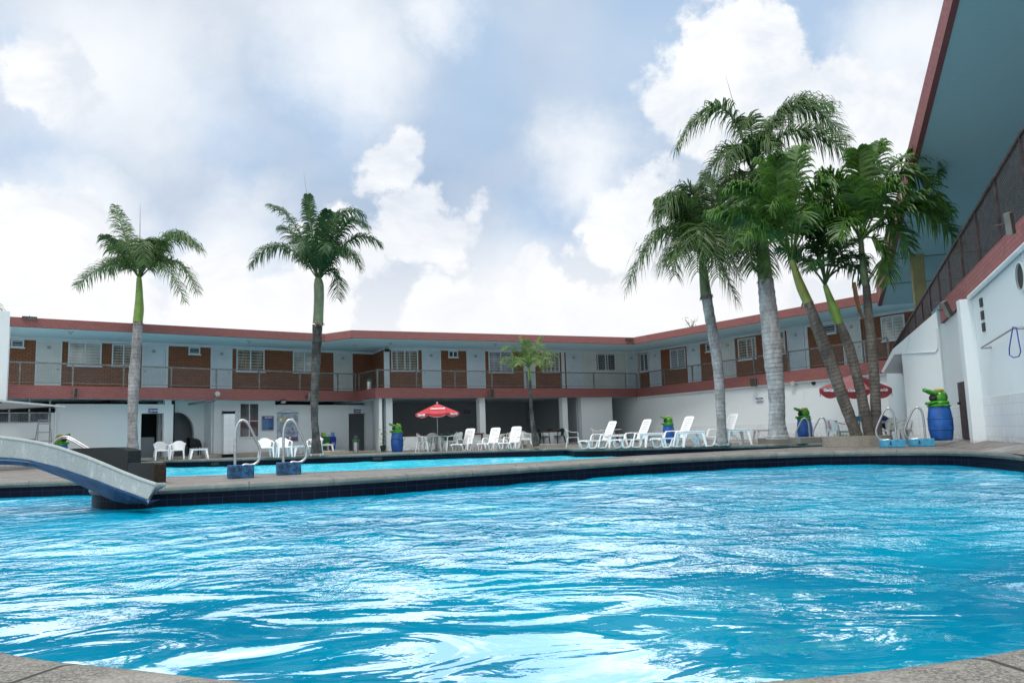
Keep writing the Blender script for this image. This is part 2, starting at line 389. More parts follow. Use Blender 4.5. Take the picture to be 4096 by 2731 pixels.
M['husk'] = simple('fibrous_husk', (.30, .25, .20), .95, .3, 20, bump=.02)

def glassm(name, ca, cb, sc=14, refl=.10):
    """window pane"""
    t = NT(name)
    n = t.noise(sc, 2, .5, 'UV', sc=(1, .05, 1)); n2 = t.noise(1.4, 3, .6, 'UV')
    c = t.mix(t.ramp(n, .35, .65), ca, cb)
    c = t.mix(t.ramp(n2, .45, .62, 0, .55), c, tuple(x*.5 for x in ca))
    t.col(c); t.rough(refl); t.b.inputs['Coat Weight'].default_value = .6; t.b.inputs['Coat Roughness'].default_value = .03; return t.m
M['g_beige'] = glassm('pane_beige_curtain', (.16, .12, .075), (.36, .30, .22))
M['g_grey'] = glassm('pane_grey_reflection', (.22, .25, .28), (.34, .36, .38), 3)  # grey reflection is part of the pane colour
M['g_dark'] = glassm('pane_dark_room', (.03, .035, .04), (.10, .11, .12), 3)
M['g_pale'] = glassm('pane_bright_reflection', (.42, .42, .38), (.58, .58, .54), 3)  # bright reflected sky painted into the base colour
M['g_blue'] = glassm('louvre_blue_glass', (.03, .07, .09), (.05, .10, .12), 3)

# ------------------------------------------------------------------ mesh builder
class MB:
    def __init__(s): s.v = []; s.f = []; s.uv = []
    def quad(s, a, b, c, d, uv=None):
        i = len(s.v); s.v += [tuple(a), tuple(b), tuple(c), tuple(d)]; s.f.append((i, i+1, i+2, i+3)); s.uv.append(uv)
    def face(s, pts, uv=None):
        i = len(s.v); s.v += [tuple(p) for p in pts]; s.f.append(tuple(range(i, i+len(pts)))); s.uv.append(uv)
    def hexa(s, p):
        """8 corners: 0-3 bottom ccw, 4-7 top ccw"""
        i = len(s.v); s.v += [tuple(q) for q in p]
        for f in ((3, 2, 1, 0), (4, 5, 6, 7), (0, 1, 5, 4), (1, 2, 6, 5), (2, 3, 7, 6), (3, 0, 4, 7)):
            s.f.append(tuple(i+k for k in f)); s.uv.append(None)
    def box(s, x0, x1, y0, y1, z0, z1):
        x0, x1 = sorted((x0, x1)); y0, y1 = sorted((y0, y1)); z0, z1 = sorted((z0, z1))
        s.hexa([(x0, y0, z0), (x1, y0, z0), (x1, y1, z0), (x0, y1, z0), (x0, y0, z1), (x1, y0, z1), (x1, y1, z1), (x0, y1, z1)])
    def prism(s, poly, z0, z1):
        """poly: list of (x, y); vertical extrusion"""
        n = len(poly)
        s.face([(x, y, z0) for x, y in reversed(poly)]); s.face([(x, y, z1) for x, y in poly])
        for i in range(n):
            a, b = poly[i], poly[(i+1) % n]
            s.quad((a[0], a[1], z0), (b[0], b[1], z0), (b[0], b[1], z1), (a[0], a[1], z1))
    def xz(s, poly, y0, y1):
        """poly in (x, z), extruded along y"""
        n = len(poly)
        s.face([(x, y0, z) for x, z in poly]); s.face([(x, y1, z) for x, z in reversed(poly)])
        for i in range(n):
            a, b = poly[i], poly[(i+1) % n]
            s.quad((a[0], y0, a[1]), (a[0], y1, a[1]), (b[0], y1, b[1]), (b[0], y0, b[1]))
    def tube(s, path, rad, n=10, cap=True, flat=1.0):
        path = [Vector(p) for p in path]; k = len(path)
        if isinstance(rad, (int, float)): rad = [rad]*k
        base = len(s.v); prev = None; L = 0
        for i, p in enumerate(path):
            t = (path[min(i+1, k-1)]-path[max(i-1, 0)]).normalized()
            if prev is None:
                a = Vector((0, 0, 1)) if abs(t.z) < .9 else Vector((1, 0, 0))
                x = t.cross(a).normalized()
            else: x = (prev-t*prev.dot(t)).normalized()
            prev = x; y = t.cross(x)
            for j in range(n):
                an = 2*math.pi*j/n; s.v.append(tuple(p+x*(math.cos(an)*rad[i])+y*(math.sin(an)*rad[i]*flat)))
        Ls = [0]
        for i in range(1, k): Ls.append(Ls[-1]+(path[i]-path[i-1]).length)
        for i in range(k-1):
            for j in range(n):
                j2 = (j+1) % n
                s.f.append((base+i*n+j, base+i*n+j2, base+(i+1)*n+j2, base+(i+1)*n+j))
                s.uv.append([(j/n, Ls[i]), ((j+1)/n, Ls[i]), ((j+1)/n, Ls[i+1]), (j/n, Ls[i+1])])
        if cap:
            s.f.append(tuple(base+j for j in reversed(range(n)))); s.uv.append(None)
            s.f.append(tuple(base+(k-1)*n+j for j in range(n))); s.uv.append(None)
    def lathe(s, prof, n=20, c=(0, 0, 0)):
        """prof: (r, z)"""
        b = len(s.v)
        for r, z in prof:
            for j in range(n):
                a = 2*math.pi*j/n; s.v.append((c[0]+r*math.cos(a), c[1]+r*math.sin(a), c[2]+z))
        for i in range(len(prof)-1):
            for j in range(n):
                j2 = (j+1) % n; s.f.append((b+i*n+j, b+i*n+j2, b+(i+1)*n+j2, b+(i+1)*n+j)); s.uv.append(None)
        s.f.append(tuple(b+j for j in reversed(range(n)))); s.uv.append(None)
        s.f.append(tuple(b+(len(prof)-1)*n+j for j in range(n))); s.uv.append(None)
    def ell(s, c, r, rot=None, n=14, m=9):
        b = len(s.v); rot = rot or Matrix.Identity(3)
        for i in range(m+1):
            th = math.pi*i/m
            for j in range(n):
                a = 2*math.pi*j/n
                p = rot @ Vector((r[0]*math.sin(th)*math.cos(a), r[1]*math.sin(th)*math.sin(a), r[2]*math.cos(th)))
                s.v.append((c[0]+p.x, c[1]+p.y, c[2]+p.z))
        for i in range(m):
            for j in range(n):
                j2 = (j+1) % n; s.f.append((b+i*n+j, b+(i+1)*n+j, b+(i+1)*n+j2, b+i*n+j2)); s.uv.append(None)
    def build(s, name, mat, parent=None, smooth=False, uvf=None, bevel=0):
        me = bpy.data.meshes.new(name); me.from_pydata(s.v, [], s.f)
        ul = me.uv_layers.new(name='UVMap')
        buf = np.zeros(len(me.loops)*2, dtype=np.float32)
        V = s.v
        for p, u in zip(me.polygons, s.uv):
            if u is None:
                nn = p.normal; ax = 0 if (abs(nn.x) >= abs(nn.y) and abs(nn.x) >= abs(nn.z)) else (1 if abs(nn.y) >= abs(nn.z) else 2)
                for li in p.loop_indices:
                    c = V[me.loops[li].vertex_index]
                    if uvf: q = uvf(c)
                    else: q = (c[1], c[2]) if ax == 0 else ((c[0], c[2]) if ax == 1 else (c[0], c[1]))
                    buf[2*li] = q[0]; buf[2*li+1] = q[1]
            else:
                for li, q in zip(p.loop_indices, u): buf[2*li] = q[0]; buf[2*li+1] = q[1]
        ul.data.foreach_set('uv', buf)
        if smooth: me.polygons.foreach_set('use_smooth', [True]*len(me.polygons))
        me.materials.append(M[mat] if isinstance(mat, str) else mat)
        if smooth:
            try: me.set_sharp_from_angle(angle=R_(40))
            except Exception: pass
        o = bpy.data.objects.new(name, me); COL.objects.link(o)
        if parent: o.parent = parent
        if bevel:
            md = o.modifiers.new('bevel', 'BEVEL'); md.width = bevel; md.segments = 2; md.limit_method = 'ANGLE'
        return o

def thing(name, label, cat, loc=(0, 0, 0), rz=0, group=None):
    o = bpy.data.objects.new(name, None); COL.objects.link(o); o.empty_display_size = .1
    o.location = loc; o.rotation_euler = (0, 0, rz); o['label'] = label; o['category'] = cat
    if group: o['group'] = group
    return o
def tag(o, label, cat, group=None):
    o['label'] = label; o['category'] = cat
    if group: o['group'] = group
    return o
def struct(o, label=None):
    o['kind'] = 'structure'
    if label: o['label'] = label
    return o
def dup(root, loc, rz, label, group=None):
    r = root.copy(); COL.objects.link(r); r.location = loc; r.rotation_euler = (0, 0, rz); r['label'] = label
    if group: r['group'] = group
    for ch in list(root.children):
        c = ch.copy(); COL.objects.link(c); c.parent = r
        for g in list(ch.children):
            d = g.copy(); COL.objects.link(d); d.parent = c
    return r
_fonts = {}
def text(body, size, mat, parent, loc, rot, shear=0, name='lettering', bold=0., align='CENTER', spacing=1.):
    cu = bpy.data.curves.new('t', 'FONT'); cu.body = body; cu.size = size; cu.shear = shear; cu.align_x = align; cu.align_y = 'CENTER'
    cu.extrude = .002; cu.offset = bold; cu.space_character = spacing; cu.resolution_u = 2
    o = bpy.data.objects.new('t', cu); COL.objects.link(o)
    me = bpy.data.meshes.new_from_object(o.evaluated_get(bpy.context.evaluated_depsgraph_get()))
    bpy.data.objects.remove(o); bpy.data.curves.remove(cu)
    me.materials.clear(); me.materials.append(M[mat])
    q = bpy.data.objects.new(name, me); COL.objects.link(q); q.parent = parent
    q.location = loc; q.rotation_euler = rot; return q

class Wall:
    """vertical plane through plan points A -> B; local x along it, local y away from the camera side, z up"""
    def __init__(s, A, B):
        s.A = Vector((A[0], A[1], 0)); s.B = Vector((B[0], B[1], 0)); s.d = (s.B-s.A).normalized(); s.L = (s.B-s.A).length
        s.n = Vector((-s.d.y, s.d.x, 0)); s.ang = math.atan2(s.d.y, s.d.x)
        s.inv = Matrix(((s.d.x, s.d.y, 0), (s.n.x, s.n.y, 0), (0, 0, 1)))
    def hit(s, u, v, off=0.):
        r = ray(u, v); o = s.A+s.n*off
        t = (o-CP).dot(s.n)/r.dot(s.n); p = CP+r*t
        return (p-s.A).dot(s.d), p.z
    def S(s, u, v, off=0.): return s.hit(u, v, off)[0]
    def empty(s, name, label, cat, group=None): return thing(name, label, cat, s.A, s.ang, group)
    def world(s, x, off, z): return s.A+s.d*x+s.n*off+Vector((0, 0, z))

# ------------------------------------------------------------------ pools and ground
def catmull(P, n=8, closed=True):
    out = []; k = len(P)
    for i in range(k if closed else k-1):
        p0, p1, p2, p3 = (Vector((*P[(i+j) % k], 0)) if closed else Vector((*P[min(max(i+j, 0), k-1)], 0)) for j in (-1, 0, 1, 2))
        for j in range(n):
            t = j/n
            q = .5*((2*p1)+(-p0+p2)*t+(2*p0-5*p1+4*p2-p3)*t*t+(-p0+3*p1-3*p2+p3)*t**3)
            out.append((q.x, q.y))
    if not closed: out.append(tuple(P[-1]))
    return out
NEAR = catmull([(-12.2, 15.6), (-10.4, 15.9), (-9.1, 16.05), (-8.1, 15.85), (-7.45, 15.0), (-7.25, 13.9), (-7.0, 12.95), (-6.45, 12.4), (-5.7, 12.3),
                (-4.2, 12.75), (-2.85, 13.3), (-1.65, 14.1), (-.1, 15.15), (1.75, 16.5), (3.8, 17.75), (5.4, 18.35), (6.85, 18.5), (8.15, 18.2),
                (9.1, 17.5), (9.5, 16.5), (9.35, 15.3), (9.1, 14.1), (8.6, 12), (7.6, 9.5), (6.2, 7), (4.5, 4.9), (2.9, 3.3), (1.95, 2.62), (1.42, 2.31), (.75, 2.12),
                (0, 2.07), (-.65, 2.2), (-1.15, 2.39), (-1.75, 2.66), (-3, 3.5), (-5.2, 5.5), (-7.7, 8), (-10.2, 10.5), (-12.6, 12.6), (-13.4, 14.5)], 8)
def at2(u, v, z): p = at(u, v, z); return (p.x, p.y)
FAR = catmull([(-17.2, 34.2), (-14.6, 33.2), (-11, 32.3), (-7.2, 32.6), (-3.8, 33.0), (-1, 32.9), (1.6, 32.7), (2.15, 32.3)], 5, False)[:-1] + \
      [(2.2, 31.9), (2.25, 31.0), (2.3, 30.55), (2.45, 30.3), (3.0, 29.95), (4.1, 29.35), (5.9, 28.55), (8.2, 27.45), (10.4, 26.9), (11.2, 26.4), (11.3, 25.6), (10.6, 24.6),
       (9.2, 22.8), (6.5, 21.65), (4.9, 20.8), (3.2, 19.9), (1.9, 18.9), (.8, 18.1), (-.7, 17.2), (-2.3, 16.5), (-3.9, 16.1), (-5.6, 16.0), (-7.2, 16.1), (-8.0, 16.6), (-8.6, 18),
       (-13.5, 30), (-17.6, 33.0)]
def sarea(P): return sum(P[i][0]*P[(i+1) % len(P)][1]-P[(i+1) % len(P)][0]*P[i][1] for i in range(len(P)))/2
def ccw(P): return P if sarea(P) > 0 else P[::-1]
NEAR = ccw(NEAR); FAR = ccw(FAR)
def offset(P, d):
    """positive d grows a ccw polygon"""
    n = len(P); out = []
    for i in range(n):
        a = Vector(P[i-1]); b = Vector(P[i]); c = Vector(P[(i+1) % n])
        e1 = (b-a).normalized(); e2 = (c-b).normalized()
        nn = Vector((e1.y, -e1.x))+Vector((e2.y, -e2.x))
        if nn.length < 1e-6: nn = Vector((e1.y, -e1.x))
        nn.normalize(); out.append((b.x+nn.x*d, b.y+nn.y*d))
    return out

def deck():
    outer = [(-300, -300), (300, -300), (300, 400), (-300, 400)]
    loops = [[Vector((x, y, 0)) for x, y in outer]]+[[Vector((x, y, 0)) for x, y in offset(P, .28)] for P in (NEAR, FAR)]
    tris = geometry.tessellate_polygon(loops); pts = [p for l in loops for p in l]
    m = MB(); m.v = [(p.x, p.y, -.004) for p in pts]
    for t in tris:
        a, b, c = (pts[i] for i in t)
        m.f.append(tuple(t) if (b-a).cross(c-a).z > 0 else tuple(reversed(t))); m.uv.append(None)
    struct(m.build('deck', 'deck'))
deck()
def coping(P, name):
    m = MB(); n = len(P)
    # (offset outward from the pool face, z)
    prof = [(.33, 0.0), (.06, .004), (.005, -.006), (-.035, -.03), (-.05, -.062), (-.04, -.095), (-.01, -.118), (.03, -.12)]
    rings = [offset(P, o) for o, _ in prof]
    acc = [0.]
    for i in range(n): acc.append(acc[-1]+math.dist(P[i], P[(i+1) % n]))
    pl = [0.]
    for k in range(1, len(prof)): pl.append(pl[-1]+math.dist(prof[k], prof[k-1]))
    b = len(m.v)
    for k, (o, z) in enumerate(prof):
        for i in range(n): m.v.append((rings[k][i][0], rings[k][i][1], z))
    for k in range(len(prof)-1):
        for i in range(n):
            j = (i+1) % n
            m.f.append((k*n+i, k*n+j, (k+1)*n+j, (k+1)*n+i))
            m.uv.append([(acc[i], pl[k]-.25), (acc[i+1], pl[k]-.25), (acc[i+1], pl[k+1]-.25), (acc[i], pl[k+1]-.25)])
    o = m.build(name, 'coping', smooth=True); struct(o)
    t = MB()
    for i in range(n):
        j = (i+1) % n; a, c = P[i], P[j]
        t.quad((a[0], a[1], -.55), (c[0], c[1], -.55), (c[0], c[1], -.115), (a[0], a[1], -.115),
               [(acc[i], -.55), (acc[i+1], -.55), (acc[i+1], -.115), (acc[i], -.115)])
    struct(t.build(name.replace('coping', 'tile_band'), 'ptile', smooth=True))
coping(NEAR, 'near_pool_coping'); coping(FAR, 'far_pool_coping')
def inpoly(X, Y, P):
    ins = np.zeros(X.shape, bool); n = len(P)
    for i in range(n):
        x1, y1 = P[i]; x2, y2 = P[(i+1) % n]
        if y1 == y2: continue
        c = ((y1 > Y) != (y2 > Y)) & (X < (x2-x1)*(Y-y1)/(y2-y1)+x1); ins ^= c
    return ins
def water(P, name, step, amp, seed):
    xs = [p[0] for p in P]; ys = [p[1] for p in P]
    gx = np.arange(min(xs)-.2, max(xs)+.2, step); gy = np.arange(min(ys)-.2, max(ys)+.2, step)
    X, Y = np.meshgrid(gx, gy); rs = np.random.RandomState(seed); Z = np.zeros_like(X)
    # domain warp keeps the sines from reading as a pattern
    wx = .45*np.sin(.9*X+.7*Y+1)+.3*np.sin(1.7*Y-.6*X)+.2*np.sin(2.9*X+1.3*Y); wy = .45*np.sin(.8*Y-1.1*X+2)+.3*np.sin(1.9*X+.3*Y)+.2*np.sin(3.1*Y-.9*X)
    A = X+wx; B = Y+wy
    for lam, a, k in ((2.6, .0120, 5), (1.4, .0080, 7), (.80, .0048, 8), (.45, .0022, 10), (.26, .0009, 12)):
        for _ in range(k):
            th = rs.normal(math.pi/2, 1.05); L = lam*rs.uniform(.75, 1.3); ph = rs.uniform(0, 6.28)
            q = np.sin((A*math.cos(th)+B*math.sin(th))*2*math.pi/L+ph)
            Z += a*rs.uniform(.5, 1)*q/math.sqrt(k)*1.6
    calm = .42+.58*np.clip((Y-2.6)/4.5, 0, 1)
    Z *= amp*calm
    ny, nx = X.shape
    PE = offset(P, .10); keep = inpoly(X, Y, PE)
    idx = -np.ones(X.shape, int)
    kq = keep[:-1, :-1] | keep[1:, :-1] | keep[:-1, 1:] | keep[1:, 1:]
    used = np.zeros(X.shape, bool); used[:-1, :-1] |= kq; used[1:, :-1] |= kq; used[:-1, 1:] |= kq; used[1:, 1:] |= kq
    idx[used] = np.arange(used.sum())
    V = np.stack([X[used], Y[used], Z[used]-.325], 1)
    a = idx[:-1, :-1][kq]; b = idx[:-1, 1:][kq]; c = idx[1:, 1:][kq]; d = idx[1:, :-1][kq]
    Fq = np.stack([a, b, c, d], 1)
    me = bpy.data.meshes.new(name); me.vertices.add(len(V)); me.vertices.foreach_set('co', V.ravel())
    me.loops.add(Fq.size); me.loops.foreach_set('vertex_index', Fq.ravel().astype(np.int32))
    me.polygons.add(len(Fq)); me.polygons.foreach_set('loop_start', np.arange(0, Fq.size, 4, dtype=np.int32)); me.polygons.foreach_set('loop_total', np.full(len(Fq), 4, np.int32))
    me.polygons.foreach_set('use_smooth', np.ones(len(Fq), bool)); me.update(); me.validate()
    me.materials.append(M['water' if 'near' in name else 'water_far']); o = bpy.data.objects.new(name, me); COL.objects.link(o); struct(o)
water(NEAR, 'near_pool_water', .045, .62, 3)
water(FAR, 'far_pool_water', .09, .6, 5)

# ------------------------------------------------------------------ building geometry (plan)
ZS0, ZS1, ZF, ZR0, ZR1 = 2.60, 3.09, 3.07, 5.40, 5.75
P0, P1, P2, P3, P4 = (-19.25, 29.3), (-8.12, 40.25), (-6.74, 37.95), (7.39, 46.2), (14.93, 30.69)
F0, F1, F2, F3, F4 = (-19.75, 29.4), (-9.1, 37.4), (-7.56, 36.4), (6.77, 42.9), (14.55, 30.4)
W0, W1, W2, W3, W4 = (-21.35, 32.45), (-7.76, 43.1), (-6.8, 40.9), (7.75, 47.35), (17.4, 32.0)

def windowp(par, x0, x1, z0, z1, y, kind, mull=1, bars=6, extra=()):
    """window part: frame, panes, grille as sub-parts; y = wall face in local coords (front is -y)"""
    f = MB(); fw = .055
    f.box(x0, x1, y-.05, y+.02, z0-.02, z0+fw-.02); f.box(x0, x1, y-.05, y+.02, z1-fw, z1)
    f.box(x0, x0+fw, y-.05, y+.02, z0+fw-.02, z1-fw); f.box(x1-fw, x1, y-.05, y+.02, z0+fw-.02, z1-fw)
    for i in range(mull):
        xm = x0+(x1-x0)*(i+1)/(mull+1); f.box(xm-.028, xm+.028, y-.045, y+.015, z0+fw-.02, z1-fw)
    fo = f.build('window', 'trim', par)
    p = MB(); p.box(x0+fw, x1-fw, y-.018, y+.01, z0+fw-.02, z1-fw); p.build('pane', kind, fo)
    s_ = MB(); s_.box(x0-.04, x1+.04, y-.10, y-.051, z0-.075, z0-.022); s_.build('sill', 'trim', fo)
    if bars:
        g = MB()
        for i in range(bars):
            z = z0+fw+(z1-z0-2*fw)*(i+.5)/bars; g.box(x0+fw, x1-fw, y-.062, y-.052, z-.008, z+.008)
        for e in extra: xx = x0+(x1-x0)*e; g.box(xx-.02, xx+.02, y-.075, y-.063, z0+.01, z1-.02)
        g.build('grille', 'trim', fo)
    return fo
def doorp(par, x0, x1, z0, z1, y, num=None, side=1, mat='door', gap=.05):
    p = MB(); p.box(x0+gap, x1-gap, y-.030, y+.01, z0, z1-gap); d = p.build('door', mat, par)
    f = MB(); f.box(x0, x0+gap, y-.06, y+.01, z0, z1); f.box(x1-gap, x1, y-.06, y+.01, z0, z1); f.box(x0+gap, x1-gap, y-.06, y+.01, z1-gap, z1)
    f.build('door_frame', 'trim', d)
    hx = x1-gap-.09 if side > 0 else x0+gap+.09
    h = MB(); h.ell((hx, y-.065, z0+.98), (.032, .032, .032), n=8, m=6); h.build('handle', 'alu', d)
    if num:
        cx = (x0+x1)/2; pz = z1-.28
        q = MB(); q.box(cx-.085, cx+.085, y-.042, y-.030, pz-.06, pz+.06); q.build('number_plate', 'plate', d)
        text(num, .11, 'ink', d, (cx, y-.046, pz), (R_(90), 0, 0), name='room_number', bold=.003)
    return d

def railing(par, wl, us, v, off=0, mesh=True, z0=ZS1, h=.86, pm='rail'):
    xs = [wl.S(u, v) for u in us]; a, b = xs[0], xs[-1]
    r = MB(); r.box(a, b, off-.03, off+.03, z0+h, z0+h+.055); ro = r.build('railing', pm, par)
    for x in xs:
        p = MB(); w = .035
        p.hexa([(x-.02, off-.02, z0), (x+.02, off-.02, z0), (x+.02, off+.02, z0), (x-.02, off+.02, z0),
                (x-w, off-.03, z0+h), (x+w, off-.03, z0+h), (x+w, off+.028, z0+h), (x-w, off+.028, z0+h)])
        p.build('post', pm, ro)
    q = MB(); q.box(a, b, off-.01, off+.01, z0+.10, z0+.125)
    q.build('lower_rail', pm, ro)
    if mesh:
        g = MB(); x = a; st = .055; t = .0021
        while x < b: g.quad((x-t, off, z0+.125), (x+t, off, z0+.125), (x+t, off, z0+h), (x-t, off, z0+h)); x += st
        z = z0+.125+st
        while z < z0+h: g.quad((a, off-.002, z-t), (b, off-.002, z-t), (b, off-.002, z+t), (a, off-.002, z+t)); z += st
        g.build('wire_mesh', 'rail', ro)
    return ro

# --- left wing ---------------------------------------------------------------
WL = Wall(W0, W1); WC = Wall(W2, W3); WR = Wall(W3, W4)
SL = Wall(P0, P1); SC = Wall(P2, P3); SR = Wall(P3, P4)
ZT = 5.28      # top of brick / lintel line
def upper(T, wl, x0, x1, y=0., segs=None, mat='brown'):
    m = MB(); m.box(x0, x1, y, y+.2, ZF-.01, ZT); o = m.build('brick_wall', mat, T)
    m = MB(); m.box(x0, x1, y-.02, y+.2, ZT+.002, ZR0-.002); m.box(x0, x1, y-.08, y-.021, ZT+.05, ZR0-.003); m.build('lintel_beam', 'trim', T)
    return o
def ux(wl, u, v): return wl.S(u, v)
LT = WL.empty('motel_wing', 'long left two-storey wing with brown brick upper wall, behind the two left palms', 'building')

def lp(wl, p): q = Vector((p[0], p[1], 0))-wl.A; return Vector((q.dot(wl.d), q.dot(wl.n)))
def strip(T, a, b, z0, z1, th, mat, nm):
    d = (b-a).normalized(); n = Vector((-d.y, d.x)); a = a-n*.05-d*.045; b = b-n*.05+d*.045; n = n*.12
    q = MB(); q.hexa([(*a, z0), (*b, z0), (*(b+n), z0), (*(a+n), z0), (*a, z1), (*b, z1), (*(b+n), z1), (*(a+n), z1)])
    return q.build(nm, mat, T, uvf=lambda c: ((c[0]-a.x)*d.x+(c[1]-a.y)*d.y, c[2]-z0))
def polyslab(T, wl, pts, z0, z1, mat, nm):
    P = ccw([tuple(lp(wl, p)) for p in pts]); m = MB(); m.prism(P, z0, z1); return m.build(nm, mat, T)
def ext(a, b, k):  # point k metres beyond b
    v = Vector(b)-Vector(a); v.normalize(); return tuple(Vector(b)+v*k)
LB = (-27, 39.5)   # back corners
polyslab(LT, WL, [P0, P1, ext(P2, P1, 4), ext(W0, W1, 0), (-12.5, 49), (-27, 38)], ZS0+.012, ZS1-.02, 'soffit', 'floor_slab')
polyslab(LT, WL, [F0, F1, W1, (-12.5, 49), (-27, 38)], ZR0, ZR1-.03, 'soffit', 'roof')
strip(LT, lp(WL, P0), lp(WL, P1), ZS0-.02, ZS1, .12, 'pink', 'brick_band')
strip(LT, lp(WL, F0), lp(WL, F1), ZR0-.02, ZR1, .10, 'pink', 'roof_fascia')
upper(LT, WL, -1.5, WL.L)
def dz(wl, T, u0, u1, vt, num, side=1, mat='door'):
    doorp(T, wl.S(u0, vt+60), wl.S(u1, vt+60), ZF, ZT, 0, num, side, mat)
def wz(wl, T, u0, u1, vt, vb, kind, mull=1, bars=7, extra=()):
    um = (u0+u1)/2; vm = (vt+vb)/2
    windowp(T, wl.S(u0, vm), wl.S(u1, vm), wl.hit(um, vb)[1], min(wl.hit(um, vt)[1], ZT-.001), 0, kind, mull, bars, extra)
dz(WL, LT, 142, 247, 1363, '212', 1, 'doorw'); dz(WL, LT, 567, 660, 1383, '213', -1); dz(WL, LT, 842, 928, 1395, '214'); dz(WL, LT, 1334, 1409, 1416, '215', -1, 'doorw')
wz(WL, LT, 43, 96, 1357, 1387, 'g_blue', 0, 2); wz(WL, LT, 272, 406, 1365, 1461, 'g_pale', 1, 7); wz(WL, LT, 447, 540, 1378, 1462, 'g_beige', 1, 7)
wz(WL, LT, 754, 800, 1386, 1415, 'g_blue', 0, 2); wz(WL, LT, 945, 1057, 1396, 1484, 'g_beige', 1, 7); wz(WL, LT, 1171, 1262, 1404, 1489, 'g_pale', 1, 7)
m = MB(); x = WL.S(667, 1450); m.box(x-.06, x+.06, -.03, -.001, ZF, ZT); m.build('white_pilaster', 'trim', LT)
def rail_on(T, wl, sw, us, v, **k):
    """railing standing on slab line sw, expressed in wing frame wl"""
    a = lp(wl, sw.A)
    ang = sw.ang-wl.ang
    ro = railing(T, sw, us, v, **k)
    ro.location = (a.x, a.y, 0); ro.rotation_euler = (0, 0, ang); return ro
rail_on(LT, WL, SL, [24, 80, 293, 497, 687, 868, 1039, 1202, 1354, 1425], 1500, off=.06)
# chamfer pieces
SCH = Wall(P1, P2); WCH = Wall(W1, W2)
CT = WC.empty('motel_wing', 'middle two-storey wing with open hall below, from the angled corner to the inner right corner', 'building')
strip(CT, lp(WC, P1), lp(WC, P2), ZS0-.02, ZS1, .12, 'pink', 'brick_band'); strip(CT, lp(WC, F1), lp(WC, F2), ZR0-.02, ZR1, .10, 'pink', 'roof_fascia')
strip(CT, lp(WC, P2), lp(WC, P3), ZS0-.02, ZS1, .12, 'pink', 'brick_band'); strip(CT, lp(WC, F2), lp(WC, F3), ZR0-.02, ZR1, .10, 'pink', 'roof_fascia')
polyslab(CT, WC, [ext(P2, P1, .001), P2, P3, ext(P3, W3, .3), (4.5, 56), (-12.4, 49.1), W1], ZS0+.014, ZS1-.018, 'soffit', 'floor_slab')
polyslab(CT, WC, [F1, F2, F3, W3, (4.5, 56), (-12.4, 49.1), W1], ZR0+.002, ZR1-.028, 'soffit', 'roof')
strip(CT, lp(WC, W1), lp(WC, W2), ZF-.01, ZT, .2, 'brown', 'brick_wall'); strip(CT, lp(WC, W1), lp(WC, W2), ZT+.002, ZR0-.002, .22, 'trim', 'lintel_beam')
upper(CT, WC, 0, WC.L)
m = MB(); m.box(-.03, WC.S(1557, 1450), -.05, .3, ZF, ZR0-.01); m.build('corner_post', 'trim', CT); m = MB(); m.box(WC.S(2245, 1450), WC.S(2257, 1450), -.03, -.001, ZF, ZT); m.build('white_pilaster', 'trim', CT)
m = MB(); m.box(WC.S(2326, 1450), WC.L, -.015, -.001, ZF, ZT); m.build('plastered_wall', 'doorw', CT)
dz(WC, CT, 1687, 1763, 1403, '216', -1); dz(WC, CT, 1866, 1940, 1405, '217'); dz(WC, CT, 2094, 2139, 1410, None, 1, 'doorw'); dz(WC, CT, 2264, 2328, 1410, '218', 1); dz(WC, CT, 2505, 2548, 1412, '219')
wz(WC, CT, 1565, 1672, 1399, 1481, 'g_beige', 1, 7, (.2, .68)); wz(WC, CT, 1793, 1831, 1401, 1428, 'g_dark', 1, 0); wz(WC, CT, 1954, 2050, 1405, 1487, 'g_grey', 1, 7)
wz(WC, CT, 2168, 2237, 1408, 1487, 'g_beige', 1, 7, (.25, .72)); wz(WC, CT, 2381, 2461, 1415, 1482, 'g_dark', 1, 7, (.1, .6))
rail_on(CT, WC, SCH, [1431, 1505], 1480, off=.06); rail_on(CT, WC, SC, [1509, 1667, 1821, 1969, 2110, 2246, 2377, 2504, 2549], 1500, off=.06)
# right back wing
RT = WR.empty('motel_wing', 'right-back two-storey wing over a blank white wall, behind the palm cluster', 'building')
strip(RT, lp(WR, P3), lp(WR, P4), ZS0-.02, ZS1, .12, 'pink', 'brick_band'); strip(RT, lp(WR, F3), lp(WR, F4), ZR0-.02, ZR1, .10, 'pink', 'roof_fascia')
polyslab(RT, WR, [P3, P4, (19.5, 30), (25, 36), (4.6, 56), ext(P3, W3, .3)], ZS0+.016, ZS1-.016, 'soffit', 'floor_slab')
polyslab(RT, WR, [F3, F4, (19.5, 30), (25, 36), (4.6, 56), W3], ZR0+.004, ZR1-.026, 'soffit', 'roof')
upper(RT, WR, 0, WR.L)
dz(WR, RT, 2599, 2645, 1400, '220', -1); dz(WR, RT, 2751, 2804, 1382, '221'); dz(WR, RT, 2885, 2943, 1360, '222', 1, 'doorw'); dz(WR, RT, 3152, 3220, 1313, '223', -1); dz(WR, RT, 3372, 3447, 1280, '224', 1, 'doorw')
wz(WR, RT, 2562, 2595, 1413, 1484, 'g_dark', 1, 7); wz(WR, RT, 2682, 2743, 1395, 1471, 'g_grey', 1, 7); wz(WR, RT, 2825, 2860, 1373, 1404, 'g_blue', 0, 2)
wz(WR, RT, 2954, 3026, 1352, 1436, 'g_beige', 1, 7, (.82,)); wz(WR, RT, 3082, 3142, 1328, 1414, 'g_beige', 1, 7); wz(WR, RT, 3291, 3346, 1296, 1333, 'g_blue', 0, 3); wz(WR, RT, 3527, 3622, 1262, 1358, 'g_pale', 1, 7)
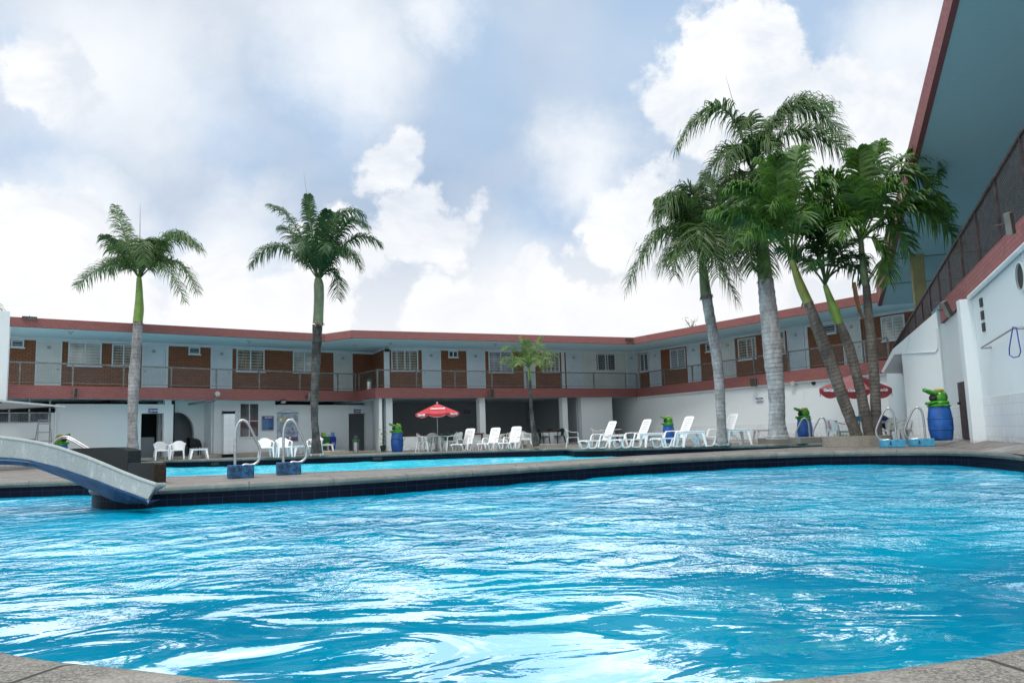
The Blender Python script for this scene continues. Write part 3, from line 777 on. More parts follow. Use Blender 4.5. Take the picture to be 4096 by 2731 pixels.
m = MB(); m.box(WR.S(3223, 1400), WR.S(3236, 1400), -.03, -.001, ZF, ZT); m.build('white_pilaster', 'trim', RT)
rail_on(RT, WR, SR, [2556, 2653, 2765, 2880, 3014, 3153, 3305, 3388, 3462, 3556], 1480, off=.06)

# --- ground floor, left wing --------------------------------------------------
GL = Wall(tuple((SL.A+SL.n*.9)[:2]), tuple((SL.B+SL.n*.9)[:2]))
gl = lambda p: lp(WL, p)
def gpart(T, wl, gw, nm, mat):
    """returns (MB, finish) for pieces drawn in frame gw but parented to wing wl"""
    m = MB()
    def fin(smooth=False, bevel=0):
        o = m.build(nm, mat, T, smooth=smooth, bevel=bevel); a = lp(wl, gw.A); o.location = (a.x, a.y, 0); o.rotation_euler = (0, 0, gw.ang-wl.ang); return o
    return m, fin
def gx(u, v=1720, g=GL, off=0): return g.S(u, v, off)
X = lambda u, v=1720: GL.S(u, v)
m, fin = gpart(LT, WL, GL, 'ground_wall', 'white')
zt = 2.42; PL = .10
xd0, xd1 = X(564), X(654)
m.box(-4, X(222), 0, .2, 0, zt-.35) ; m.box(X(222), xd0, 0, .2, 0, zt); m.box(xd0, xd1, 0, .2, GL.hit(610, 1653)[1], zt); m.box(xd1, X(692), 0, .2, 0, zt)
m.box(X(657), X(684), .001, .22, zt, ZS0+.01)
# shower-side wall and the part with the tall window
fin(); m, fin = gpart(LT, WL, GL, 'ground_wall', 'white')
xa, xb = X(856), X(1101)
m.box(xa, xb, .02, .22, 0, ZS0+.01); m.box(xb, X(1395), 0, .2, 0, zt); m.box(X(1395), X(1465), 0, .2, GL.hit(1430, 1653)[1], zt); m.box(X(1465), X(1492), 0, .2, 0, ZS0+.01)
fin()
# arch nook
m, fin = gpart(LT, WL, GL, 'arched_wall', 'white')
ax0, ax1 = X(694), X(853); y0 = 1.0; cz = 1.15; rr = (ax1-ax0-.55)/2; cx = ax0-.35+rr+.3
N = 14; arc = [(cx+(rr+.12)*math.cos(math.pi*k/N), cz+.95*math.sin(math.pi*k/N)) for k in range(N+1)]
for k in range(N):
    (x1, z1), (x2, z2) = arc[k], arc[k+1]
    m.xz([(x2, z2), (x1, z1), (x1, ZS0+.01), (x2, ZS0+.01)], y0, y0+.2)
m.box(arc[0][0], ax1+.3, y0, y0+.2, 0, ZS0+.01); m.box(ax0-.3, arc[-1][0], y0, y0+.2, 0, ZS0+.01)
m.box(ax1, ax1+.12, .2, y0, 0, ZS0+.01)
fin()
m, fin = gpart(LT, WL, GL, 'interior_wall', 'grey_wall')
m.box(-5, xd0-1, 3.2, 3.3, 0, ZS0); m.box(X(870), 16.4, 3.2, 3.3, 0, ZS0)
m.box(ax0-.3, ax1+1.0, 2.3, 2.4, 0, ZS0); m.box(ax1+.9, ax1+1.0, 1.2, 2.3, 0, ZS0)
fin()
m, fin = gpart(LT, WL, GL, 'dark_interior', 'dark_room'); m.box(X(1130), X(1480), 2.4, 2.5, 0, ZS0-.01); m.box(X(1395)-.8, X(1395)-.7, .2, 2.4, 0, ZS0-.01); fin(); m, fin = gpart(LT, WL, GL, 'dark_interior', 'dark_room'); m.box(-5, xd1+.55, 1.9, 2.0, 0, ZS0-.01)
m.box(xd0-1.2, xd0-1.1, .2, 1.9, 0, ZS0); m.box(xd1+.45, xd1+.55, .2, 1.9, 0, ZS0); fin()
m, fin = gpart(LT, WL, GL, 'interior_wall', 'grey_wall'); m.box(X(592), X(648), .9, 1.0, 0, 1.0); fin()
# tall window by the showers
m, fin = gpart(LT, WL, GL, 'window', 'trim')
wx0, wx1 = X(956), X(1036); wz0, wz1 = GL.hit(996, 1750)[1], GL.hit(996, 1611)[1]
for a, b, c, d in ((wx0, wx0+.05, wz0, wz1), (wx1-.05, wx1, wz0, wz1), (wx0+.05, wx1-.05, wz0, wz0+.05), (wx0+.05, wx1-.05, wz1-.05, wz1),
                   ((wx0+wx1)/2-.02, (wx0+wx1)/2+.02, wz0+.05, wz1-.05)): m.box(a, b, -.03, .019, c, d)
for a, b in ((wx0+.05, (wx0+wx1)/2-.02), ((wx0+wx1)/2+.02, wx1-.05)): m.box(a, b, -.025, .018, wz0+.78, wz0+.81)
fo = fin()
p = MB(); p.box(wx0+.05, wx1-.05, 0, .0185, wz0+.05, wz1-.05); p.build('pane', 'g_dark', fo)
# transom windows, kiosk
m, fin = gpart(LT, WL, GL, 'kiosk_window', 'alu')
kx1 = X(202); kz0, kz1 = 1.72, 2.04
m.box(-4, kx1, -.03, .03, kz0-.04, kz0); m.box(-4, kx1, -.03, .03, kz1+.0, kz1+.04)
for u in (38, 118, 196): x = X(u, 1645); m.box(x-.035, x+.035, -.028, .028, kz0, kz1)
for u in (38, 118, 200): x = X(u, 1605); m.box(x-.03, x+.03, -.028, .028, 2.1, ZS0)
fo = fin()
p = MB(); p.box(-4, kx1, .0, .02, kz0, kz1); p.build('pane', 'g_dark', fo)
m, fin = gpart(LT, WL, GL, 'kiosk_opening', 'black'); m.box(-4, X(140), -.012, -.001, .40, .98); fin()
m, fin = gpart(LT, WL, GL, 'kiosk_counter', 'wood'); m.box(-4, X(143), -.08, -.013, .985, 1.03); m.box(X(90), X(140), -.03, -.013, .45, .80); fin()
m, fin = gpart(LT, WL, GL, 'drain_pipe', 'trim')
x = X(219); m.tube([(x, -.06, 0), (x, -.06, 2.1)], .03, 8); x = X(30, 1400); fin(True)
# plinth under the building
m, fin = gpart(LT, WL, GL, 'plinth', 'kerb'); m.box(X(800), X(1062), -.75, .02, 0, .16); m.box(X(222), X(800)-.01, -.25, .3, 0, .12); fin()

# --- ground floor, middle wing ------------------------------------------------
GC = Wall(tuple((SC.A+SC.n*.35)[:2]), tuple((SC.B+SC.n*.35)[:2]))
XC = lambda u, v=1720, o=0: GC.S(u, v, o)
hw = .66
m, fin = gpart(CT, WC, GC, 'half_wall', 'white'); m.box(XC(1571, 1780), XC(2272), -.02, .18, 0, hw); fin()
for a, b in ((1535, 1570), (1917, 1942), (2247, 2272)):
    m, fin = gpart(CT, WC, GC, 'column', 'white'); x1 = XC(b, 1680); x0 = x1-.34; m.box(x0, x1, .0 if a > 1600 else -.02, .36, hw if a > 1600 else 0, ZS0+.013); fin()
m, fin = gpart(CT, WC, GC, 'ground_wall', 'white')
m.box(XC(2333), XC(2457), .1, .3, 0, ZS0+.01)
m.box(XC(2333), XC(2333)+.15, .3, 5, 0, ZS0+.01)
fin(); m, fin = gpart(CT, WC, GC, 'partition_wall', 'white')
# left side: partition next to the changing rooms
q1 = lp(GC, (GL.A+GL.d*X(1519))[:2]); q0 = XC(1506)
pA = lp(GC, GL.world(X(1491), .02, 0)[:2]); pB = lp(GC, atd(1517, 1720, 38.2)[:2]); dd = (pB-pA).normalized(); nn_ = Vector((-dd.y, dd.x))*.15
m.hexa([(*pA, 0), (*pB, 0), (*(pB+nn_), 0), (*(pA+nn_), 0), (*pA, ZS0+.01), (*pB, ZS0+.01), (*(pB+nn_), ZS0+.01), (*(pA+nn_), ZS0+.01)])
fin()
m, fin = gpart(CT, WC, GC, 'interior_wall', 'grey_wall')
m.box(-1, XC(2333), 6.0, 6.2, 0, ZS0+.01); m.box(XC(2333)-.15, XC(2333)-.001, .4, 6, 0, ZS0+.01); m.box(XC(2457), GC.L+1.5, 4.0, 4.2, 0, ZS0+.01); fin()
m, fin = gpart(CT, WC, GC, 'back_door', 'black'); m.box(XC(2457, 1720, 3.9)+.05, XC(2457, 1720, 3.9)+1.2, 3.93, 3.99, 0, 2.05); fin()
m, fin = gpart(CT, WC, GC, 'plinth', 'kerb'); m.box(-1.9, .1, -.1, .24, 0, .06); m.box(XC(2274), XC(2332), -.3, .4, 0, .06); fin()

# --- ground floor, right-back wing --------------------------------------------
m, fin = gpart(RT, WR, SR, 'ground_wall', 'white')
m.box(-3.4, SR.L, .10, .3, 0, ZS0+.01)
fin()
m, fin = gpart(RT, WR, SR, 'tiled_dado', 'wtile'); m.box(-3.3, SR.L, .085, .099, 0, SR.hit(3000, 1698)[1]); fin()
m, fin = gpart(RT, WR, SR, 'conduit', 'trim'); m.box(-.0, SR.L-.2, -.02, .05, ZS0-.085, ZS0-.022); fin()
for u, v in ((3158, 1531), ):
    m, fin = gpart(RT, WR, SR, 'round_vent', 'black'); s, z = SR.hit(u+91, v); m.tube([(s, .05, z), (s, .099, z)], .10, 14); fin()
m, fin = gpart(RT, WR, SR, 'junction_box', 'beige'); s, z = SR.hit(3175, 1533); m.box(s-.12, s+.1, -.08, .084, z-.09, z+.09); fin()

# --- right side wing (near) -----------------------------------------------------
N4 = (10.3, 15.9)
SW = Wall(P4, N4)          # x grows towards the camera
SF = Wall(F4, tuple(Vector(F4)+(Vector(N4)-Vector(P4))))
ST = SW.empty('motel_wing', 'near right wing with huge blue-green soffit, dark mesh balcony and white wall beside the pool', 'building')
def line(wl, p, q, x0, x1):
    (sa, za), (sb, zb) = wl.hit(*p), wl.hit(*q); k = (zb-za)/(sb-sa)
    return lambda s: za+k*(s-sa)
zb0 = line(SW, (3882, 1183), (4077, 1000), 0, 1)            # underside of the band
zb1 = line(SW, (3802, 1166), (4040, 915), 0, 1)
zrl = line(SW, (3859, 911), (4081, 540), 0, 1)
rf0 = line(SF, (3630, 735), (3810, 0), 0, 1); rf1 = line(SF, (3597, 735), (3775, 0), 0, 1)
XE = SW.L+9.5
def sheared(T, wl, nm, mat, x0, x1, y0, y1, f0, f1, uvs=1.):
    m = MB()
    m.hexa([(x0, y0, f0(x0)), (x1, y0, f0(x1)), (x1, y1, f0(x1)), (x0, y1, f0(x0)), (x0, y0, f1(x0)), (x1, y0, f1(x1)), (x1, y1, f1(x1)), (x0, y1, f1(x0))])
    return m.build(nm, mat, T, uvf=lambda c: (c[0]+c[1]*.0, (c[2]-f0(c[0]))/uvs))
sheared(ST, SW, 'brick_band', 'pinkS', SW.S(3764, 1300), XE, 0, .2, zb0, zb1)
sheared(ST, SW, 'floor_slab', 'soffit', .3, XE, .2, 9, lambda s: zb0(s)+.05, lambda s: zb1(s)-.02)
sheared(ST, SW, 'brick_wall', 'brown', 1.0, XE, 5.9, 6.1, lambda s: zb1(s)-.02, lambda s: rf0(s)+.3)
for s0, s1 in ((8.5, 9.5), (11.2, 12.2), (14.2, 15.3)):
    sheared(ST, SW, 'door', 'door', s0, s1, 5.84, 5.899, lambda s: zb1(s)-.019, lambda s: zb1(s)+2.2)
# railing of the near wing
hh = lambda s: zrl(s)
rr_ = sheared(ST, SW, 'railing', 'raild', 1.2, XE, -.035, .035, lambda s: hh(s)-.05, lambda s: hh(s)+.02)
for u, v in ((4081, 545), (3978, 716), (3901, 850), (3840, 950), (3792, 1030), (3752, 1095), (3718, 1150), (3688, 1200), (3660, 1245), (3630, 1290)):
    s = SW.hit(u, v)[0]
    p = MB(); p.hexa([(s-.03, -.03, zb1(s)), (s+.03, -.03, zb1(s)), (s+.03, .03, zb1(s)), (s-.03, .03, zb1(s)), (s-.03, -.03, hh(s)-.051), (s+.03, -.03, hh(s)-.051), (s+.03, .03, hh(s)-.051), (s-.03, .03, hh(s)-.051)])
    p.build('post', 'raild', rr_)
g = MB(); s = 1.2; t = .014
while s < XE: g.quad((s-t, 0, zb1(s)), (s+t, 0, zb1(s)), (s+t, 0, hh(s)), (s-t, 0, hh(s))); s += .055
k = 0
while k < 1:
    a, b = 1.2, XE; za, zb_ = zb1(a)*(1-k)+hh(a)*k, zb1(b)*(1-k)+hh(b)*k
    g.quad((a, -.003, za-t), (b, -.003, zb_-t), (b, -.003, zb_+t), (a, -.003, za+t)); k += .045
g.build('wire_mesh', 'raild', rr_)
# roof of the near wing (in the frame of SF)
def onSF(o): a = lp(SW, SF.A); o.location = (a.x, a.y, 0); return o
onSF(sheared(ST, SF, 'roof_fascia', 'pinkS', -.1, XE+1, 0, .15, lambda s: rf0(s)-.02, rf1))
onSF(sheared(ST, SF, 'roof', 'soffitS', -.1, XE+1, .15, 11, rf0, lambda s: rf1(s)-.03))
for s_, w_ in ((1.6, .025), (3.4, .03)):
    onSF(sheared(ST, SF, 'soffit_joint', 'speaker', s_, s_+w_, .16, 7.5, lambda s: rf0(s)-.022, lambda s: rf0(s)+.01))
# ground wall
PLR = .14
m = MB(); x0 = SW.S(3756, 1500)
m.hexa([(x0, .08, 0), (XE, .08, 0), (XE, .3, 0), (x0, .3, 0), (x0, .08, zb0(x0)+.04), (XE, .08, zb0(XE)+.04), (XE, .3, zb0(XE)+.04), (x0, .3, zb0(x0)+.04)]); m.build('ground_wall', 'white', ST)
zt_ = SW.hit(4000, 1580)[1]
m = MB(); xp = SW.S(3905, 1700); m.box(xp, XE, .065, .079, 0, zt_); m.box(x0+.1, SW.S(3838, 1700), .065, .079, 0, SW.hit(3800, 1628)[1]); m.build('tiled_dado', 'wtile', ST)
s1_ = SW.S(3922, 1500, .08)
po_off = min(np.arange(-1.2, -.05, .01), key=lambda o: abs(SW.S(3868, 1500, float(o))-s1_)); po_off = float(po_off); print('pillar', s1_, po_off)
m = MB(); m.box(s1_-.32, s1_, po_off, .079, 0, zb0(s1_-.2)-.02); m.build('pillar', 'white', ST)
m = MB(); pa, pb = s1_+.05, XE; m.tube([(pa, -.0, zb0(pa)-.01), (pb, -.0, zb0(pb)-.01)], .055, 10); m.build('conduit', 'trim', ST, smooth=True)
# metal hatch door, slot, oval vent
dd0, dd1 = SW.S(3834, 1640), SW.S(3864, 1640)
m = MB(); m.box(dd0, dd1, .03, .0645, .15, SW.hit(3850, 1525)[1]); do = m.build('hatch_door', 'raild', ST)
h = MB(); zz = SW.hit(3840, 1612)[1]; h.box(dd0+.03, dd0+.10, -.02, .029, zz-.03, zz+.03); h.build('handle', 'black', do)
sA, zA = SW.hit(4070, 1107)
m = MB(); N = 28; W_, H_ = .155*1.9, SW.hit(4070, 1040)[1]-zA
ring = lambda rx, rz, y: [(sA+rx*math.cos(2*math.pi*k/N), y, zA+rz*math.sin(2*math.pi*k/N)) for k in range(N)]
o_, i_ = ring(W_, H_, .04), ring(W_*.82, H_*.86, .03)
o2 = ring(W_, H_, .079)
for k in range(N):
    j = (k+1) % N; m.quad(o_[k], o_[j], i_[j], i_[k]); m.quad(o2[k], o2[j], o_[j], o_[k])
fo = m.build('oval_vent', 'trim', ST)
m = MB(); m.face([(a, .07, c) for a, b, c in ring(W_*.83, H_*.87, 0)]); m.build('vent_opening', 'cloth_dark', fo)
m = MB(); s0_, z0_ = SW.hit(3918, 1270); 
for z_ in (-.33, -.05, .25): m.box(s0_-.10, s0_+.10, .05, .079, z0_+z_, z0_+z_+.2)
m.build('louvre_slot', 'cloth_dark', ST)
# yellow column carrying the roof
m = MB(); m.box(3.66, 3.98, .40, .80, zb0(3.8), rf0(lp(SF, SW.world(3.8, 0, 0)[:2]).x)+.10); m.build('yellow_column', 'yellow', ST)
# stair block with sloping parapet
B0, B1 = (11.72, 23.05), (12.3, 22.1)
SB = Wall(B0, B1)
BT = SB.empty('stair_block', 'white stair block with sloping parapet roof between the back wing and the near right wing', 'building')
def hb(u, v): return SB.hit(u, v)
x3624 = hb(3624, 1600)[0]; x3770 = hb(3770, 1500)[0]
m = MB()
m.xz([(x3624, 0), (x3770, 0), (x3770, hb(3770, 1232)[1]), hb(3744, 1247), hb(3600, 1371), (x3624-.01, hb(3624, 1413)[1])], 0, .2)
m.build('front_wall', 'white', BT)
m = MB()
pts = [hb(3572, 1396), hb(3526, 1485), hb(3563, 1494), hb(3577, 1414), hb(3624, 1413), hb(3632, 1345)]
m.xz([hb(3526, 1485), hb(3534, 1492), hb(3577, 1418), hb(3624, 1413), hb(3640, 1337), hb(3572, 1396)], -.01, 1.3); m.build('sloping_eave', 'white', BT)
# side wall going back
bb = Vector(lp(SB, (13.1, 27.2))); m = MB(); a = Vector((x3624, .2)); d = (bb-a).normalized(); n = Vector((-d.y, d.x))*-.2
m.hexa([(*a, 0), (*(a+n), 0), (*(bb+n), 0), (*bb, 0), (*a, 2.45), (*(a+n), 2.45), (*(bb+n), 2.45), (*bb, 2.45)]); m.build('side_wall', 'white', BT)
m = MB(); (xa_, za_), (xb_, zb_) = hb(3628, 1412), hb(3768, 1400); xq = hb(3765, 1400)[0]
m.tube([(x3624+.02, -.02, hb(3628, 1412)[1]), (xq-.15, -.02, hb(3760, 1405)[1]), (xq-.08, -.02, hb(3766, 1390)[1]), (xq-.08, -.02, hb(3766, 1310)[1])], .02, 8); m.build('conduit', 'trim', BT, smooth=True)
m = MB(); m.box(x3624, x3770, -.012, -.001, 0, hb(3700, 1640)[1]); m.build('tiled_dado', 'wtile', BT)
# raised wall-side strip of deck
def apron():
    a = SW.world(0, .1, 0); b = SW.world(XE, .1, 0); m = MB()
    pts = [(SW.world(x, -.65, 0), SW.world(x, .1, .10 if x < 9 else PLR)) for x in np.linspace(0, XE, 12)]
    for (p, q), (p2, q2) in zip(pts, pts[1:]): m.quad(p, q, q2, p2)
    struct(m.build('raised_walkway', 'deck'))
apron()

# left white end wall + its down pipe
EW = thing('end_wall', 'tall plain white end wall at the far left edge beside the brick wing', 'wall', SL.A, SL.ang)
m = MB(); m.box(-3.5, SL.S(26, 1440)-.02, -.35, -.05, 2.3, 5.85); m.build('wall_panel', 'white', EW)
m = MB(); xx = SL.S(31, 1440); m.tube([(xx, -.12, 2.3), (xx, -.12, 5.3)], .022, 8); m.build('cable_conduit', 'trim', EW, smooth=True)
# awning
a0 = at(-60, 1598, 2.16); a1 = at(262, 1627, 2.16)
AW = Wall(tuple(a0[:2]), tuple(a1[:2])); AT = AW.empty('awning', 'flat white metal awning over the kiosk at the left edge', 'awning')
m = MB(); L_ = AW.L
m.hexa([(0, 0, 2.14), (L_, 0, 2.14), (L_-.5, 1.9, 2.10), (0, 1.9, 2.10), (0, 0, 2.20), (L_, 0, 2.20), (L_-.5, 1.9, 2.16), (0, 1.9, 2.16)]); m.build('roof_sheet', 'trim', AT)
for x in (1.1, L_-.85):
    m = MB(); m.tube([(x, .05, 2.12), (x-.1, 1.9, 2.06)], .022, 6); m.build('bracket', 'raild', AT)
# ================================================================== objects
def chair_parts(t, mat):
    # monobloc armchair, front towards -y, origin on the ground
    s = MB()
    P = [(-.22, -.22), (.22, -.22), (.20, .20), (-.20, .20)]
    s.hexa([(x, y, .405) for x, y in P]+[(x*1.02, y*1.02, .43) for x, y in P])
    s.hexa([(-.22, -.245, .375), (.22, -.245, .375), (.22, -.22, .405), (-.22, -.22, .405), (-.22, -.25, .40), (.22, -.25, .40), (.22, -.225, .43), (-.22, -.225, .43)])
    s.build('seat', mat, t, smooth=False)
    b = MB(); n = 12
    def bp(i, k):
        a = -1+2*i/n; top = .80-.10*abs(a)**2.6-.04*a*a
        z = .43+(top-.43)*k; x = a*(.21+.06*k**.8); y = .19+.085*k-.10*abs(a)**2.2*(.4+.6*k)
        return Vector((x, y, z))
    K = 6
    for i in range(n):
        for k in range(K):
            p = [bp(i, k/K), bp(i+1, k/K), bp(i+1, (k+1)/K), bp(i, (k+1)/K)]; q = [v+Vector((0, .014, 0)) for v in p]
            b.quad(*p); b.quad(*q[::-1])
    for i in range(n):
        p, q = bp(i, 1), bp(i+1, 1); b.quad(p, q, q+Vector((0, .014, 0)), p+Vector((0, .014, 0)))
    for i in (0, n):
        for k in range(K):
            p, q = bp(i, k/K), bp(i, (k+1)/K); b.quad(p, q, q+Vector((0, .014, 0)), p+Vector((0, .014, 0)))
    b.build('backrest', mat, t, smooth=True)
    for sx in (-1, 1):
        a = MB(); top = [(sx*.262, .15, .69), (sx*.285, .06, .645), (sx*.29, -.06, .632), (sx*.285, -.19, .625), (sx*.283, -.235, .605), (sx*.28, -.25, .55), (sx*.265, -.25, .42)]
        for p, q in zip(top, top[1:]):
            p, q = Vector(p), Vector(q); w = Vector((.026, 0, 0)); d = (q-p).normalized(); up = Vector((0, -d.z, d.y)); up = up*.011 if up.z >= 0 or abs(d.z) > .7 else -up*.011
            a.hexa([p-w-up, p+w-up, q+w-up, q-w-up, p-w+up, p+w+up, q+w+up, q-w+up])
        a.build('arm', mat, t)
        for y0, y1, x0, x1 in ((-.245, -.29, .245, .275), (.19, .28, .20, .245)):
            l = MB(); w0, w1 = .036, .021
            l.hexa([(sx*x1-w1, y1-w1, 0), (sx*x1+w1, y1-w1, 0), (sx*x1+w1, y1+w1, 0), (sx*x1-w1, y1+w1, 0),
                    (sx*x0-w0, y0-w0+.01, .42), (sx*x0+w0, y0-w0+.01, .42), (sx*x0+w0, y0+w0, .42), (sx*x0-w0, y0+w0, .42)])
            l.build('leg', mat, t)
def mkchair(name, mat): 
    t = thing(name, 'x', 'chair'); chair_parts(t, mat); return t
def table_parts(t, mat, w=.66, d=.66, h=.44, rim=.05, lw=.045):
    a = MB(); a.box(-w/2, w/2, -d/2, d/2, h-.02, h); a.box(-w/2+.015, w/2-.015, -d/2+.015, d/2-.015, h-rim-.02, h-.0201); a.build('tabletop', mat, t, bevel=.008)
    for sx in (-1, 1):
        for sy in (-1, 1):
            l = MB(); x0, y0, x1, y1 = sx*(w/2-.07), sy*(d/2-.07), sx*(w/2+.005), sy*(d/2+.005); a0, a1 = lw, lw*.5
            l.hexa([(x1-a1, y1-a1, 0), (x1+a1, y1-a1, 0), (x1+a1, y1+a1, 0), (x1-a1, y1+a1, 0), (x0-a0, y0-a0, h-.03), (x0+a0, y0-a0, h-.03), (x0+a0, y0+a0, h-.03), (x0-a0, y0+a0, h-.03)])
            l.build('leg', mat, t)
def deg(a): return math.radians(a)
used = {}
def place(kind, proto, loc, rz, label, group):
    p = proto
    if kind not in used:
        used[kind] = 1; p.location = loc; p.rotation_euler = (0, 0, rz); p['label'] = label; p['group'] = group; return p
    return dup(p, loc, rz, label, group)

# ---- poolside armchairs on the left
CH = mkchair('plastic_armchair', 'plastic'); OC = mkchair('plastic_armchair', 'plastic_old'); GCH = mkchair('plastic_armchair', 'plastic_green')
def face(p, extra=0): return math.atan2(p.x, p.y)*-1+extra      # chair front towards the camera
for u, v, a, lab in ((643, 1836, 12, 'leftmost white plastic armchair, beside the dark doorway'),
                     (711, 1834, -6, 'white plastic armchair between the leftmost armchair and the low side table'),
                     (1062, 1826, 10, 'white plastic armchair under the blue rules board, seen past the left grab rail'),
                     (1134, 1824, 14, 'white plastic armchair under the hanging poster, seen behind the right grab rail'),
                     (1262, 1819, -14, 'white plastic armchair at the foot of the dark second palm')):
    p = at(u, v+3); k = 1.0
    place('ch', CH, (p.x, p.y, 0), face(p, deg(a)), lab, 'white armchairs along the far side of the pool')
STB = thing('side_table', 'x', 'table'); table_parts(STB, 'plastic')
for u, v, a, s, lab in ((794, 1833, 6, .74, 'low white side table right of the two leftmost armchairs'),
                        (1200, 1822, 20, .8, 'low white side table between two armchairs near the second palm'),
                        (1296, 1812, 20, .7, 'low white side table partly hidden behind the armchair at the second palm')):
    p = at(u, v+2); o = place('st', STB, (p.x, p.y, 0), face(p, deg(a)), lab, 'low white side tables beside the pool chairs'); o.scale = (1.05, 1, 1.0)

# ---- sun loungers
def lounger():
    t = thing('sun_lounger', 'x', 'sun lounger'); m_ = 'plastic'   # head end at +x, foot at -x
    zs = .33; W = .31
    s = MB(); prof = [(-.98, .30), (-.93, .335), (-.80, .345), (-.4, .335), (.05, .33), (.32, .33)]
    for (x0, z0), (x1, z1) in zip(prof, prof[1:]):
        s.hexa([(x0, -W, z0-.045), (x1, -W, z1-.045), (x1, -W+.06, z1-.045), (x0, -W+.06, z0-.045), (x0, -W, z0), (x1, -W, z1), (x1, -W+.06, z1), (x0, -W+.06, z0)])
        s.hexa([(x0, W-.06, z0-.045), (x1, W-.06, z1-.045), (x1, W, z1-.045), (x0, W, z0-.045), (x0, W-.06, z0), (x1, W-.06, z1), (x1, W, z1), (x0, W, z0)])
    s.box(-.985, -.88, -W+.06, W-.06, .295, .335)
    x = -.86
    while x < .28: s.box(x, x+.062, -W+.06, W-.06, .312, .332); x += .082
    s.build('seat', m_, t)
    # reclined slatted back
    an = deg(62); bx, bz = .25, .36; L = .80
    def bk(l, y, o): return (bx+l*math.cos(an)-o*math.sin(an), y, bz+l*math.sin(an)+o*math.cos(an))
    b = MB()
    def slab(l0, l1, y0, y1, o0=-.013, o1=.013):
        b.hexa([bk(l0, y0, o0), bk(l0, y1, o0), bk(l0, y1, o1), bk(l0, y0, o1), bk(l1, y0, o0), bk(l1, y1, o0), bk(l1, y1, o1), bk(l1, y0, o1)])
    slab(-.05, L-.1, -.27, -.19); slab(-.05, L-.1, .19, .27)
    n = 10; l = -.05
    for i in range(n): slab(l, l+.052, -.19, .19, -.010, .010); l += .075
    slab(L-.1, L-.03, -.27, .27); slab(L-.03, L, -.25, .25); slab(L, L+.02, -.19, .19)
    b.build('backrest', m_, t)
    for sy in (-1, 1):
        a = MB(); y = sy*(W+.02)
        pts = [(-.42, .02), (-.34, .30), (-.27, .52), (-.20, .565), (.02, .575), (.22, .56), (.34, .50)]
        for (x0, z0), (x1, z1) in zip(pts, pts[1:]):
            d = Vector((x1-x0, z1-z0)).normalized(); nx, nz = -d.y*.016, d.x*.016
            a.hexa([(x0-nx, y-.028, z0-nz), (x1-nx, y-.028, z1-nz), (x1-nx, y+.028, z1-nz), (x0-nx, y+.028, z0-nz), (x0+nx, y-.028, z0+nz), (x1+nx, y-.028, z1+nz), (x1+nx, y+.028, z1+nz), (x0+nx, y+.028, z0+nz)])
        a.build('arm', m_, t)
        for pts in ([(-.90, .30), (-.80, .02), (-.72, .015), (-.58, .02), (-.50, .08), (-.42, .30)], [(.10, .30), (.02, .10), (-.05, .02), (-.2, .015), (-.33, .015)], [(.36, .33), (.50, .18), (.62, .015), (.55, .015)]):
            g = MB(); yy = sy*(W-.02)
            for (x0, z0), (x1, z1) in zip(pts, pts[1:]):
                d = Vector((x1-x0, z1-z0)).normalized(); nx, nz = -d.y*.018, d.x*.018
                g.hexa([(x0-nx, yy-.022, z0-nz), (x1-nx, yy-.022, z1-nz), (x1-nx, yy+.022, z1-nz), (x0-nx, yy+.022, z0-nz), (x0+nx, yy-.022, z0+nz), (x1+nx, yy-.022, z1+nz), (x1+nx, yy+.022, z1+nz), (x0+nx, yy+.022, z0+nz)])
            g.build('leg', m_, t)
    c = MB(); c.tube([(.30, -.26, .36), (.30, .26, .36)], .03, 8); c.build('hinge_bar', m_, t, smooth=True)
    return t
LG = lounger()
for u, v, a, sc, lab in ((1862, 1800, 62, .86, 'sun lounger nearest the red umbrella, in front of the half wall'),
                     (1965, 1797, 64, .86, 'sun lounger standing in front of the middle hall column'),
                     (2050, 1795, 66, .88, 'sun lounger just left of the small light green palm'),
                     (2408, 1791, 36, .93, 'reclined sun lounger before the black back door, leftmost of the four'),
                     (2545, 1788, 36, .95, 'reclined sun lounger left of the drum by the blank wall, second of four'),
                     (2710, 1786, 36, .99, 'reclined sun lounger just right of the drum by the blank wall'),
                     (2885, 1781, 36, 1.03, 'reclined sun lounger before the curved palm trunk, rightmost of the four')):
    p = at(u, v); o = place('lg', LG, (p.x, p.y, 0), face(p)+deg(a), lab, 'white sun loungers along the far pool edge'); o.scale = (sc, sc, sc)
for u, v, a, s, lab in ((1802, 1801, 10, .80, 'low white side table left of the lounger nearest the red umbrella'),
                     (1913, 1799, 10, .78, 'low white side table between the first two loungers by the half wall'),
                     (2005, 1796, 10, .78, 'low white side table between the two loungers left of the small palm'),
                     (2098, 1793, 10, .80, 'low white side table right of the lounger beside the small palm'),
                     (2462, 1791, 20, 1.0, 'low white side table between the two left loungers of the row of four'),
                     (2610, 1789, 20, 1.05, 'low white side table in front of the green-headed drum by the blank wall'),
                     (2765, 1788, 20, 1.1, 'low white side table between the two right loungers of the row of four'),
                     (2943, 1781, 20, 1.15, 'low white side table at the right end of the row of four loungers')):
    p = at(u, v-2); o = place('st', STB, (p.x, p.y, 0), face(p, deg(a)), lab, 'low white side tables beside the loungers'); o.scale = (s*1.12, s*1.0, s*1.12)
p = at(3060, 1768); o = place('st', STB, (p.x, p.y, 0), face(p, deg(15)), 'low white side table half hidden behind the thick palm trunk', 'low white side tables beside the loungers'); o.scale = (1.15, 1.1, 1.15)

